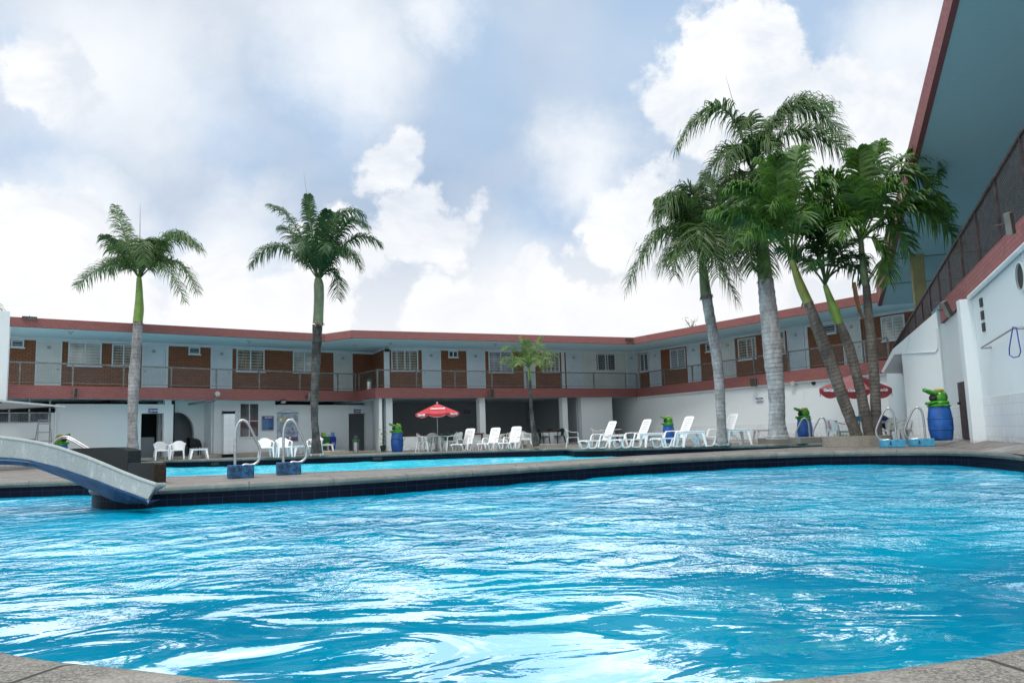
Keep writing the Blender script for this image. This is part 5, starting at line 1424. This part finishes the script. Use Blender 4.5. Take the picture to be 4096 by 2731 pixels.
# D: left of the right-hand group
palm('curved royal palm with drooping fronds, leftmost of the right-hand palm group', 2884, 1775, 27.5, .1,
     [(2888, 1776, 25), (2886, 1700, 18), (2882, 1620, 19), (2878, 1540, 20), (2868, 1440, 21), (2852, 1340, 21), (2838, 1260, 21), (2825, 1180, 21)],
     [(2824, 1182, 23), (2818, 1130, 20), (2812, 1070, 16), (2808, 1020, 12)], (2806, 1020),
     [(2650, 920, 2508, 1150, 0, -.2, 1.1), (2720, 800, 2630, 905, -.4, -.7), (2700, 860, 2640, 800, .5, .7), (2765, 760, 2700, 830, .3, .5), (2850, 830, 2820, 690, .7, 1.2), (2740, 930, 2700, 1100, -.7, -1.1), (2850, 1000, 2945, 1200, -.5, -.8, 1.1),
      (2870, 900, 2920, 1050, .4, .2), (2790, 900, 2790, 1090, -1., -1.5), (2900, 820, 2960, 900, .6, .9), (2760, 840, 2700, 950, .9, 1.4), (2840, 930, 2870, 1110, -1., -1.5), (2730, 980, 2660, 1060, -.5, -.9), (2750, 850, 2790, 740, .3, .6),
      (2720, 790, 2620, 860, .2, .2), (2880, 960, 2960, 1120, .5, .6)],
     'bark_grey', 'shaft_dull', 'leaf', ll=.78, n=46, sag=1.0, lw=.036)
# E: thick royal palm
palm('thickest royal palm with bulging pale trunk in the square kerb', 3112, 1760, 26.5, .18,
     [(3113, 1754, 48), (3112, 1735, 39), (3108, 1690, 32), (3108, 1620, 31), (3103, 1540, 33), (3094, 1450, 36), (3085, 1350, 37), (3075, 1250, 35), (3068, 1180, 33), (3062, 1120, 31)],
     [(3062, 1122, 30), (3050, 1000, 26), (3036, 880, 22), (3020, 760, 17), (3008, 690, 12)], (3008, 690),
     [(2880, 430, 2700, 600, .1, 0, 1.0), (3000, 480, 2960, 540, -.2, -.6, .7), (3170, 430, 3390, 560, .2, .2, 1.15), (3130, 460, 3330, 420, .5, .7, 1.15), (3200, 520, 3410, 640, -.2, -.4, 1.05), (2930, 640, 2860, 900, .2, .2), (3050, 560, 3130, 640, -.5, -1.1),
      (2910, 600, 2780, 800, .6, .7), (3060, 720, 3080, 950, -1.0, -1.4), (2980, 760, 2950, 1000, -.8, -1.1), (3120, 680, 3220, 860, .6, .8), (3100, 740, 3150, 960, .9, 1.2), (2960, 580, 2890, 700, -.4, -.9), (3040, 820, 3080, 1090, -.6, -.7), (2990, 850, 3010, 1080, -.2, -.2),
      (3080, 500, 3220, 380, .2, .3, 1.0), (2930, 740, 2990, 1010, .5, .7)],
     'bark_white', 'shaft_dull', 'leaf', ll=.80, n=50, sag=.9, spear=(2902, 300), lw=.036)
# F, G, H: three leaning palms in the planter
LW = .046
palm('left one of three leaning ringed palms in the round planter', 3425, 1745, 21.75, .28,
     [(3428, 1748, 23), (3408, 1690, 22), (3374, 1600, 23), (3340, 1500, 24), (3300, 1390, 25), (3262, 1290, 22), (3232, 1208, 17)],
     [(3232, 1210, 20), (3205, 1150, 19), (3185, 1095, 15), (3168, 1040, 11)], (3166, 1040),
     [(3050, 800, 2900, 760, -.2, -.4), (3020, 880, 2830, 850, .2, .3), (3100, 760, 3040, 640, .2, .4), (3180, 720, 3200, 590, .3, .5), (3250, 780, 3330, 740, -.2, -.5), (3060, 920, 2960, 960, -.4, -.8), (3230, 850, 3290, 800, .5, .8), (3120, 850, 3080, 830, -.7, -1.0),
      (3040, 860, 2900, 900, .4, .7), (3200, 860, 3220, 880, -.7, -1.1), (3260, 900, 3380, 960, .1, .0), (3110, 760, 3120, 620, -.3, -.5)],
     'bark_brown', 'shaft_yel', 'leaf_mid', ll=.58, n=38, sag=.75, plume=.9, lw=LW, husk=True, rv=.22, spread=.85)
palm('middle one of three leaning ringed palms in the round planter', 3470, 1745, 21.8, .28,
     [(3478, 1746, 21), (3466, 1680, 20), (3448, 1590, 19), (3424, 1490, 19), (3394, 1380, 19), (3356, 1292, 16)],
     [(3356, 1294, 17), (3336, 1240, 19), (3318, 1190, 14), (3300, 1140, 9)], (3300, 1130),
     [(3220, 1040, 3120, 990, .1, .2), (3240, 960, 3180, 880, .2, .3), (3290, 940, 3290, 830, .3, .4), (3340, 970, 3400, 880, -.2, -.4), (3380, 1030, 3470, 1040, 0, 0), (3400, 1060, 3450, 1130, .3, .4), (3350, 1010, 3420, 960, .5, .8), (3270, 1040, 3230, 1080, -.5, -.9),
      (3250, 990, 3160, 1060, .4, .6)],
     'bark_brown', 'shaft', 'leaf_dark', ll=.46, n=32, sag=.75, plume=.9, lw=LW*.95, husk=False, rv=.25, spread=.85)
hp = palm('right one of three leaning palms in the round planter, with a hanging dry sheath', 3506, 1745, 21.85, .28,
     [(3507, 1742, 21), (3504, 1660, 20), (3500, 1560, 19.5), (3494, 1460, 19), (3484, 1350, 19), (3474, 1260, 17), (3465, 1140, 14.5)],
     [(3464, 1142, 15), (3455, 1080, 14), (3447, 1010, 12), (3444, 960, 9)], (3444, 960),
     [(3490, 700, 3520, 570, .2, .3), (3440, 700, 3430, 600, -.1, -.2), (3620, 690, 3790, 860, -.1, -.2, .95), (3600, 640, 3760, 700, .3, .5), (3650, 840, 3845, 985, .1, .1, .95), (3640, 800, 3800, 850, -.3, -.5), (3520, 980, 3560, 1130, -.2, -.3),
      (3370, 760, 3280, 690, .1, .2), (3350, 850, 3220, 830, -.2, -.3), (3540, 780, 3600, 760, -.7, -1.), (3400, 870, 3350, 960, -.5, -.9), (3480, 800, 3470, 740, .6, 1.0), (3360, 820, 3290, 760, .5, .8), (3560, 900, 3640, 1020, .5, .6), (3430, 810, 3400, 720, -.6, -.8)],
     'bark_brown', 'shaft_dull', 'leaf_mid', ll=.60, n=40, sag=.75, plume=.9, lw=LW, husk=False, rv=.2, spread=.9)
bs = atd(3506, 1745, 21.85); bs.z = 0
m = MB(); pts = [atd(u, v, 21.6)-bs for u, v in ((3415, 1130), (3425, 1190), (3440, 1250), (3452, 1275), (3464, 1262))]
m.tube(pts, [.10, .12, .085, .05, .02], 10, flat=.35); m.build('dry_sheath', 'sheath', hp, smooth=True)
# stray frond tips at the very left edge, palm outside the picture
palm('palm standing outside the left edge, only a frond tip showing over the end wall', -420, 1900, 30, 0, [(-420, 1850, 20), (-415, 1500, 18), (-410, 1300, 18)], None, (-410, 1290),
     [(-200, 1130, 22, 1258, .1, .1), (-500, 1150, -620, 1300, .3, .3), (-350, 1120, -240, 1080, .4, .9), (-450, 1100, -480, 1000, .2, .4)], 'bark_grey', 'shaft', 'leaf', ll=.5, n=30)
# small tree top beyond the roof
tp = atd(2770, 1330, 52); t = thing('distant_tree', 'tiny sparse treetop showing above the roof of the right-back wing', 'tree', (tp.x, tp.y, 0))
m = MB(); top_ = atd(2767, 1300, 52)-Vector((tp.x, tp.y, 0)); m.tube([(0, 0, 0), (0, 0, 4), tuple(top_)], [.2, .12, .04], 8); 
br = []
for k in range(9):
    a = prn.uniform(0, 6.28); e = top_+Vector((math.cos(a)*prn.uniform(.3, .8), math.sin(a)*.6, prn.uniform(-.1, .5))); m.tube([top_-Vector((0, 0, .3)), e], [.03, .01], 5); br.append(e)
m.build('trunk', 'bark_brown', t)
m = MB()
for e in br:
    for _ in range(14):
        c = e+Vector((prn.uniform(-.22, .22), prn.uniform(-.22, .22), prn.uniform(-.16, .18))); a, b = (Vector((prn.uniform(-1, 1), prn.uniform(-1, 1), prn.uniform(-1, 1)))*.06 for _ in range(2)); m.face([c, c+a, c+b])
m.build('crown', 'leaf', t)

# ================================================================== fittings, signs, bins
def onwall(wl, name, label, cat, u, v, off=0, group=None):
    s, z = wl.hit(u, v, off); p = wl.world(s, off, z); return thing(name, label, cat, p, wl.ang, group)
def sign(wl, name, label, cat, u0, u1, v0, v1, mat, off=-.02, group=None):
    (s0, z0), (s1, z1) = wl.hit(u0, (v0+v1)/2, off), wl.hit(u1, (v0+v1)/2, off); cu = (u0+u1)/2
    zt, zb = wl.hit(cu, v0, off)[1], wl.hit(cu, v1, off)[1]; c = wl.world((s0+s1)/2, off, (zt+zb)/2)
    t = thing(name, label, cat, c, wl.ang, group); W, H = s1-s0, zt-zb
    m = MB(); m.box(-W/2, W/2, -.012, .012, -H/2, H/2); m.build('board', mat, t); return t, W, H
def wcsign(u0, u1, v0, v1, label, word):
    t, W, H = sign(GL, 'door_sign', label, 'sign', u0, u1, v0, v1, 'navy', -.02, 'navy door signs with white lettering')
    text(word, H*.46, 'ink', t, (W*.14, -.016, 0), (R_(90), 0, 0), bold=.004)
    m = MB(); N = 18; r, q = H*.30, H*.22; cx = -W*.30
    for k in range(N):
        a, b = 2*math.pi*k/N, 2*math.pi*(k+1)/N
        m.quad((cx+r*math.cos(a), -.0165, r*math.sin(a)), (cx+r*math.cos(b), -.0165, r*math.sin(b)), (cx+q*math.cos(b), -.0165, q*math.sin(b)), (cx+q*math.cos(a), -.0165, q*math.sin(a)))
    m.box(cx-H*.05, cx+H*.05, -.0166, -.0125, -H*.16, H*.04); m.ell((cx, -.0145, H*.11), (H*.05, .002, H*.05), n=8, m=5)
    m.build('figure_symbol', 'ink', t)
wcsign(594, 631, 1634, 1651, 'navy door sign with white figure over the left changing room doorway', 'DAMAS')
wcsign(1416, 1443, 1637, 1651, 'navy door sign with white figure over the doorway near the angled corner', 'BAÑOS')
# rules board
t, W, H = sign(GL, 'rules_board', 'blue rules board with lines of small white text beside the tall window', 'sign', 1048, 1095, 1663, 1720, 'navy', -.03)
m = MB()
for a, b, c, d in ((-W/2+.015, W/2-.015, H/2-.022, H/2-.014), (-W/2+.015, W/2-.015, -H/2+.014, -H/2+.022), (-W/2+.015, -W/2+.023, -H/2+.022, H/2-.022), (W/2-.023, W/2-.015, -H/2+.022, H/2-.022)): m.box(a, b, -.0155, -.0125, c, d)
m.build('border', 'ink', t)
rr2 = random.Random(3); m = MB(); z = H/2-.17
while z > -H/2+.06: m.box(-W/2+.04, W/2-.04-rr2.choice([0, 0, .04, .12, .2])*W/.5, -.0155, -.0125, z-.006, z+.006); z -= .0235
m.build('text_lines', 'sky_label', t); text('REGLAMENTO', .062, 'ink', t, (.03, -.016, H/2-.085), (R_(90), 0, 0), bold=.003)
# hanging poster
t, W, H = sign(GL, 'hanging_poster', 'pale blue poster with round badges hanging by a cord on the wall', 'poster', 1109, 1192, 1651, 1763, simple('pale_poster', (.42, .55, .68), .5, .25, 4), -.03)
m = MB(); m.tube([(-W/2, -.02, H/2), (0, -.02, H/2+.20), (W/2, -.02, H/2)], .006, 5); m.build('cord', 'rail', t)
m = MB(); m.tube([(-W/2-.02, -.01, H/2), (W/2+.02, -.01, H/2)], .014, 6); m.tube([(-W/2-.02, -.01, -H/2), (W/2+.02, -.01, -H/2)], .014, 6); m.build('batten', 'rail', t)
def disc(m, x, z, r, y=-.0135, sx=1.): m.face([(x+r*sx*math.cos(2*math.pi*k/20), y, z+r*math.sin(2*math.pi*k/20)) for k in range(20)])
m = MB(); m.box(-W*.42, -W*.02, -.0145, -.0125, H*.19, H*.32); disc(m, W*.1, -H*.38, .09); m.build('yellow_band', simple('poster_yellow', (.55, .52, .18), .5, .1), t)
for a_ in ((-W*.34, H*.255, .06, -.0155), (W*.22, H*.27, .09, -.0145), (W*.1, -H*.39, .055, -.0155)): m = MB(); disc(m, *a_); m.build('white_badge', 'ink', t)
m = MB(); disc(m, W*.22, -H*.08, .055, -.0150); m.box(-W*.18, W*.02, -.0145, -.0125, -H*.10, -H*.075); m.box(W*.14, W*.3, -.0165, -.0145, H*.19, H*.205); m.build('red_badge', simple('poster_red', (.5, .04, .06), .5, .1), t)
m = MB(); m.box(-W*.5, W*.5, -.0135, -.0125, -H*.5, -H*.36); m.build('purple_foot', simple('poster_purple', (.20, .14, .38), .5, .3, 7), t)
m = MB(); z = H*.12
for zz_, a, b in ((.11, -.18, .30), (.085, -.12, .2), (.02, -.3, .42), (-.16, -.16, .15), (-.19, -.18, .3), (-.22, -.18, .34), (-.25, -.1, .3)): m.box(W*a, W*b, -.0145, -.0125, H*zz_-.006, H*zz_+.006)
m.build('text_lines', 'navy', t)
# small wall signs
t, W, H = sign(SR, 'wall_sign', 'small sign with dark heading on the blank white wall left of the thick palm', 'sign', 3024, 3052, 1590, 1606, 'trim', .06)
m = MB(); m.box(-W/2, W/2, -.016, -.0125, H*.14, H/2); m.box(-W/2, W/2, -.016, -.0125, -H/2, -H*.36); m.build('heading_band', 'navy', t)
text('NO CORRER', H*.26, 'ink', t, (0, -.018, H*.31), (R_(90), 0, 0)); m = MB(); m.box(-W*.35, W*.35, -.0155, -.0125, -.012, .0); m.box(-W*.3, W*.3, -.0155, -.0125, -.045, -.033); m.build('text_lines', 'plate', t)
t, W, H = sign(Wall(tuple((GC.A+GC.n*5.97)[:2]), tuple((GC.B+GC.n*5.97)[:2])), 'wall_sign', 'small dark blue sign on the shaded back wall of the hall', 'sign', 1857, 1882, 1639, 1653, 'navy', -.01)
m = MB()
for k in (-.25, .05, .3): m.box(-W*.4, W*.4, -.0155, -.0125, H*k-.012, H*k+.008)
m.build('text_lines', 'alu', t)

# speakers on the brick bands
def speaker(wl, u0, u1, v0, v1, label, off=-.07, tilt=8, yaw=0, sc=1, T=None):
    s0, z0 = wl.hit((u0+u1)/2, v1, off-.1); s1, z1 = wl.hit((u0+u1)/2, v0, off-.1); hh_ = z1-z0; ww = abs(wl.S(u1, v0, off-.1)-wl.S(u0, v0, off-.1))*1.0
    p = wl.world(s0, off-.12, z0); t = thing('wall_speaker', label, 'loudspeaker', p, wl.ang+deg(yaw), 'loudspeakers on the brick bands')
    m = MB(); a = math.tan(deg(tilt))*hh_
    m.hexa([(-ww/2, -.02, 0), (ww/2, -.02, 0), (ww/2, .10, 0), (-ww/2, .10, 0), (-ww/2, -.02-a, hh_), (ww/2, -.02-a, hh_), (ww/2, .10-a, hh_), (-ww/2, .10-a, hh_)]); c = m.build('cabinet', 'speaker', t, bevel=.008)
    m = MB(); k = .014; f = lambda z: -.02-a*z/hh_-.006
    m.quad((-ww/2+k, f(k), k), (ww/2-k, f(k), k), (ww/2-k, f(hh_-k), hh_-k), (-ww/2+k, f(hh_-k), hh_-k)); m.build('grille', 'cloth_dark', t)
    m = MB(); m.tube([(0, .08, hh_*.5), (0, .22, hh_*.5)], .02, 6); m.build('bracket', 'raild', t); return t
speaker(SL, 293, 308, 1552, 1590, 'dark loudspeaker on the brick band left of the first palm')
speaker(SL, 1232, 1244, 1568, 1603, 'loudspeaker on the brick band half hidden by the dark palm trunk', yaw=50)
speaker(SC, 1958, 1974, 1556, 1590, 'tilted loudspeaker on the brick band above the middle hall column')
speaker(SR, 3006, 3023, 1511, 1545, 'loudspeaker on the brick band left of the thick palm', yaw=20)
def bigspk(u, v, y, L_, label, rot):
    p = atd(u, v, y); t = thing('wall_speaker', label, 'loudspeaker', p, rot[2], 'loudspeakers on the brick bands')
    w_ = L_*.34; m = MB(); m.box(-w_/2, w_/2, -w_/2, w_/2*.6, -L_/2, L_/2); c = m.build('cabinet', 'speaker', t, bevel=.01); 
    g = MB(); g.box(-w_/2+.012, w_/2-.012, -w_/2-.004, -w_/2-.0005, -L_/2+.015, L_/2-.015); g.build('grille', 'cloth_dark', t)
    b = MB(); b.tube([(0, w_/2*.6, 0), (.05, .30, .0)], .02, 6); b.build('bracket', 'raild', t)
    for o in (c,): pass
    t.rotation_euler = rot; return t
s, z = SW.hit(3790, 1236, -.35); p = SW.world(s, -.3, z); bigspk(3786, 1236, p.y, .42, 'long loudspeaker leaning out from the near brick band', (deg(0), deg(-26), deg(15)))
s, z = SW.hit(4035, 920, -.35); p = SW.world(s, -.3, z); bigspk(4035, 895, p.y, .42, 'large loudspeaker hanging from the near balcony at the right edge', (deg(4), deg(-14), deg(30)))
# floodlights and lamps
def flood(wl, u, v, label, off=-.15, on=True, up=0, w_=.26):
    s, z = wl.hit(u, v, off); t = thing('floodlight', label, 'floodlight', wl.world(s, off, z), wl.ang, 'floodlights on the building')
    m = MB(); m.box(-w_/2, w_/2, -.03, .03, -.09, .09); b = m.build('housing', 'black', t, bevel=.006); m = MB(); m.box(-w_/2+.02, w_/2-.02, -.034, -.0305, -.07, .07); m.build('lens', 'lampglass', t)
    m = MB(); m.tube([(0, .03, 0), (0, -off-.02, .02)], .012, 6); m.build('bracket', 'black', t); t.rotation_euler = (deg(up), 0, wl.ang); return t
flood(SL, 1133, 1606, 'small floodlight under the brick band above the hanging poster', up=35)
flood(Wall(F0, F1), 118, 1271, 'slim floodlight on the roof edge at the far left', off=-.10, up=80, w_=.5)
flood(Wall(F2, F3), 2517, 1357, 'slim floodlight on the roof edge at the inner right corner', off=-.10, up=80, w_=.45)
s, z = SL.hit(868, 1577, -.5); p = SL.world(s, -.5, z); t = thing('arm_lamp', 'round grey lamp on a thick arm left of the tall window', 'lamp', p, SL.ang)
m = MB(); m.tube([(0, -.05, .02), (0, .10, -.03)], [.13, .08], 16); m.build('lamp_head', 'alu', t, smooth=True); m = MB(); m.ell((0, -.05, .02), (.10, .03, .10)); m.build('lens', 'lampglass', t, smooth=True)
m = MB(); m.tube([(0, .05, -.06), (0, .1, -.22), (-.05, .3, -.28), (-.8, 1.15, -.38)], [.04, .05, .055, .06], 8); m.build('arm', 'rail', t, smooth=True)
# ceiling lamps (soffit)
for u, v, dz_, lab in ((283, 1329, 0, 'ceiling lamp in the left wing soffit above the first windows'), (996, 1364, 0, 'ceiling lamp in the left wing soffit left of the second palm'), (1418, 1381, 0, 'ceiling lamp in the soffit at the angled corner'),
                       (1562, 1373, 0, 'ceiling lamp in the soffit above the barred corner window'), (1982, 1377, 0, 'ceiling lamp in the soffit left of the small palm')):
    p = at(u, v, ZR0-.03); m = MB(); m.lathe([(.10, .03), (.10, .0), (.05, -.03), (.03, -.10), (.01, -.12)], 14); o = m.build('ceiling_lamp', 'lampglass', None, smooth=True); o.location = p; tag(o, lab, 'lamp', 'lamps under the soffits')
for u, v, lab in ((3622, 1187, 'round ceiling lamp in the near soffit left of the mustard column'), ):
    p = atd(u, v, 21); m = MB(); m.lathe([(.14, .04), (.14, 0), (.08, -.04)], 16); o = m.build('ceiling_lamp', 'lampglass', None, smooth=True); s_ = (p-SF.A).dot(SF.d); p = CP+(p-CP)*((rf0(s_)-.02-HC)/(p.z-HC)); o.location = p; tag(o, lab, 'lamp', 'lamps under the soffits')
# cctv camera
p = SR.world(.15, -.10, ZS0-.16); t = thing('security_camera', 'small white security camera under the inner right corner', 'camera', p, SR.ang); m = MB(); m.ell((0, 0, 0), (.07, .07, .07)); m.tube([(0, 0, .02), (0, 0, .13)], .03, 8); m.build('housing', 'trim', t, smooth=True); m = MB(); m.ell((0, -.04, -.03), (.04, .04, .04)); m.build('lens', 'black', t, smooth=True)
p = WC.world(.05, -.35, 5.28); t = thing('signal_box', 'black box with clear dome on top of the corner post upstairs', 'box', p, WC.ang); m = MB(); m.box(-.11, .11, -.1, .1, -.13, .0); m.build('housing', 'black', t); m = MB(); m.lathe([(.10, .0), (.10, .08), (.07, .11)], 14); m.build('dome', 'lampglass', t, smooth=True)
# bins
def steelbin(p, label, h=.62, lid='green_bin'):
    t = thing('dome_bin', label, 'litter bin', p, 0, 'steel bins with black domed lids'); m = MB(); m.lathe([(.13, 0), (.13, h-.15)], 20); m.build('body', 'steel', t, smooth=True)
    m = MB(); m.lathe([(.15, h-.18), (.17, h-.10), (.16, h-.06)], 20); m.build('collar', lid, t, smooth=True); m = MB(); m.lathe([(.16, h-.06), (.15, h+.03), (.10, h+.10), (.03, h+.13)], 20); m.build('dome_lid', 'black', t, smooth=True); return t
p = atd(1424, 1812, 35.6); p.z = .05; steelbin(p, 'steel bin with domed lid in the doorway near the angled corner')
s, z = SC.hit(1476, 1540, .5); p = atd(1476, 1550, 39.2); p.z = ZS1-.02; steelbin(p, 'steel bin with domed lid upstairs at the angled corner of the balcony', .60)
# recycling bins
s = GL.S(1312, 1790, -.5); t = thing('recycling_station', 'green and blue recycling bins with coloured header panel near the second palm', 'recycling bins', GL.world(s, -.5, .0), GL.ang)
for x, b_, l_ in ((-.12, 'green_bin', 'lime'), (.22, 'purple_bin', 'sky_label')):
    m = MB(); m.hexa([(x-.12, -.13, .16), (x+.12, -.13, .16), (x+.12, .13, .16), (x-.12, .13, .16), (x-.16, -.16, .62), (x+.16, -.16, .62), (x+.16, .16, .62), (x-.16, .16, .62)]); bo = m.build('bin', b_, t, bevel=.01)
    m = MB(); m.tube([(x-.165, 0, .66), (x+.165, 0, .66)], .15, 16, flat=1.); m.build('lid', b_, bo, smooth=True); m = MB(); m.hexa([(x-.08, -.155, .32), (x+.08, -.155, .32), (x+.08, -.14, .32), (x-.08, -.14, .32), (x-.085, -.172, .50), (x+.085, -.172, .50), (x+.085, -.15, .50), (x-.085, -.15, .50)]); m.build('bin_label', l_, bo)
m = MB(); m.box(-.36, -.34, -.02, .02, 0, 1.0); m.box(.34, .36, -.02, .02, 0, 1.0); m.box(-.34, .34, .14, .16, .1, .13); m.box(-.34, .42, -.2, -.17, .0, .02); m.build('stand', 'black', t)
m = MB(); m.box(-.34, .34, -.012, .012, .80, 1.0); po_ = m.build('header_panel', 'trim', t); m = MB(); m.box(-.34, -.14, -.016, -.0125, .80, 1.0); m.build('green_field', 'lime', po_); m = MB(); m.box(.15, .34, -.016, -.0125, .80, 1.0); m.build('blue_field', 'sky_label', po_)
text('ORDINARIOS', .05, 'green_bin', po_, (0, -.018, .88), (R_(90), 0, 0))
# shower column
s = GL.S(912, 1800, -.9); t = thing('shower_column', 'free-standing white tiled shower column with chrome shower heads', 'shower', GL.world(s, -.9, 0), GL.ang+deg(-12))
m = MB(); m.box(-.24, .24, -.22, .22, .14, 1.95); m.build('tiled_pillar', 'wtile', t); m = MB(); m.box(-.25, .25, -.23, .23, 0, .14); m.box(-.25, .25, -.23, .23, 1.951, 2.06); m.build('navy_tile_trim', 'ptile', t)
for sx in (-1, 1):
    m = MB(); m.tube([(sx*.2, -.1, 2.09), (sx*.42, -.12, 2.09), (sx*.44, -.12, 2.0)], .02, 8); m.lathe([(.02, .05), (.05, .0)], 12, (sx*.44, -.12, 1.96)); m.build('shower_head', 'steel', t, smooth=True)
m = MB(); m.ell((-.245, -.05, 1.45), (.03, .03, .03)); m.build('tap', 'steel', t)
# stepladder
p = at(175, 1800); p = atd(175, 1790, 30.2); t = thing('stepladder', 'aluminium stepladder leaning open beside the kiosk at left', 'ladder', (p.x, p.y, 0), GL.ang)
m = MB(); H = 1.72; w0, w1 = .29, .20
for sx in (-1, 1): m.tube([(sx*w0, -.15, 0), (sx*w1, .05, H)], .022, 6)
m.build('side_rail', 'alu', t)
for k in range(5):
    z = .28+.33*k; f = z/H; ww = w0+(w1-w0)*f; q = MB(); q.box(-ww, ww, -.15+.2*f-.05, -.15+.2*f+.05, z-.015, z+.015); q.build('step', 'alu', t)
m = MB(); m.box(-w1-.02, w1+.02, -.04, .12, H, H+.04); m.build('top_cap', 'alu', t); m = MB()
for sx in (-1, 1): m.tube([(sx*w0, .45, 0), (sx*w1, .1, H)], .016, 6)
m.tube([(-w0, .42, .2), (w0, .42, .2)], .012, 6); m.build('rear_frame', 'alu', t)
# dark chairs stacked in the arch nook
p = GL.world(GL.S(782, 1740, .8), .8, 0); t = thing('stacked_seat', 'dark heap of stacked seats inside the arched nook', 'chair', p, GL.ang); m = MB(); m.hexa([(-.3, -.2, .5), (.25, -.2, .5), (.3, .2, .5), (-.3, .2, .5), (-.34, -.2, .84), (.15, -.2, .80), (.15, .2, .9), (-.34, .2, .95)]); m.build('seat', 'black', t, bevel=.03)
m = MB()
for x in (-.25, .2):
    for y in (-.15, .15): m.box(x-.02, x+.02, y-.02, y+.02, 0, .5)
m.build('leg_frame', 'black', t)
# potted plant between partition and column
p = atd(1532, 1785, 37.8); t = thing('potted_plant', 'tall leafy potted plant in the gap left of the first hall column', 'plant', (p.x, p.y, .0)); m = MB(); m.lathe([(.10, 0), (.15, .25), (.16, .28)], 14); m.build('pot', 'plastic_green', t)
m = MB(); m.tube([(0, 0, .25), (.02, 0, .7), (-.02, 0, 1.15)], [.02, .015, .01], 6)
for k in range(26):
    z = .35+.85*k/26; a = k*2.4; d_ = Vector((math.cos(a), math.sin(a), .25)); q = Vector((0, 0, z)); w_ = Vector((-math.sin(a), math.cos(a), 0))*.035; L_ = prn.uniform(.22, .36)
    m.quad(q, q+d_*L_*.5+w_, q+d_*L_+Vector((0, 0, -.12)), q+d_*L_*.5-w_)
m.build('foliage', 'leaf_mid', t)
# wall bar and hose on the near wall
(s0, z0), (s1, z1) = SW.hit(3926, 1391, -.12), SW.hit(4052, 1314, -.12)
t = thing('wall_bar', 'thin steel bar bolted across the near white wall at right', 'bar', SW.world(s0, -.12, z0), SW.ang); m = MB(); m.tube([(0, 0, 0), (s1-s0, 0, z1-z0)], .022, 8); m.build('bar', 'steel', t, smooth=True)
for x, z in ((0, 0), (s1-s0, z1-z0)): m = MB(); m.tube([(x, 0, z), (x, .2, z)], .03, 8); m.build('bracket', 'steel', t)
pts = [(4052, 1308), (4066, 1312), (4074, 1360), (4083, 1405), (4076, 1425), (4055, 1430), (4038, 1420), (4037, 1395), (4046, 1340), (4052, 1308)]
H_ = [SW.hit(u, v, -.16) for u, v in pts]; m = MB(); m.tube([(s-H_[0][0], 0, z-H_[0][1]) for s, z in H_], .012, 6); o = m.build('hanging_hose', 'purple_bin', None, smooth=True); o.location = SW.world(H_[0][0], -.16, H_[0][1]); o.rotation_euler = (0, 0, SW.ang); tag(o, 'thin blue hose looped over the end of the wall bar', 'hose')
# wires over the roof at right
m = MB(); a, b = atd(2600, 1344, 55), atd(3600, 1130, 50); n = 14
m.tube([a.lerp(b, k/n)-Vector((0, 0, 1.2*math.sin(math.pi*k/n)*.5)) for k in range(n+1)], .012, 4); o = m.build('overhead_wire', 'rail', None); tag(o, 'thin overhead wire sagging beyond the right-back roof', 'wire')
# pool skimmer openings
for u, v in ((834, 1852), (1524, 1825)):
    i = min(range(len(FAR)), key=lambda k: abs((lambda q: math.atan2(q[0], q[1]))(FAR[k])-math.atan2(*at2(u, v, -.2)))+(0 if FAR[k][1] > 28 else 9))
    a, b = Vector(FAR[i]), Vector(FAR[(i+1) % len(FAR)]); d = (b-a).normalized(); m = MB(); m.box(-.18, .18, -.02, .02, -.26, -.15); o = m.build('skimmer_opening', 'black', None); o.location = (a.x, a.y, 0); o.rotation_euler = (0, 0, math.atan2(d.y, d.x)); tag(o, 'dark skimmer slot in the far pool tiles '+('left, below the low side table' if u < 1000 else 'right, left of the roped drum'), 'skimmer')
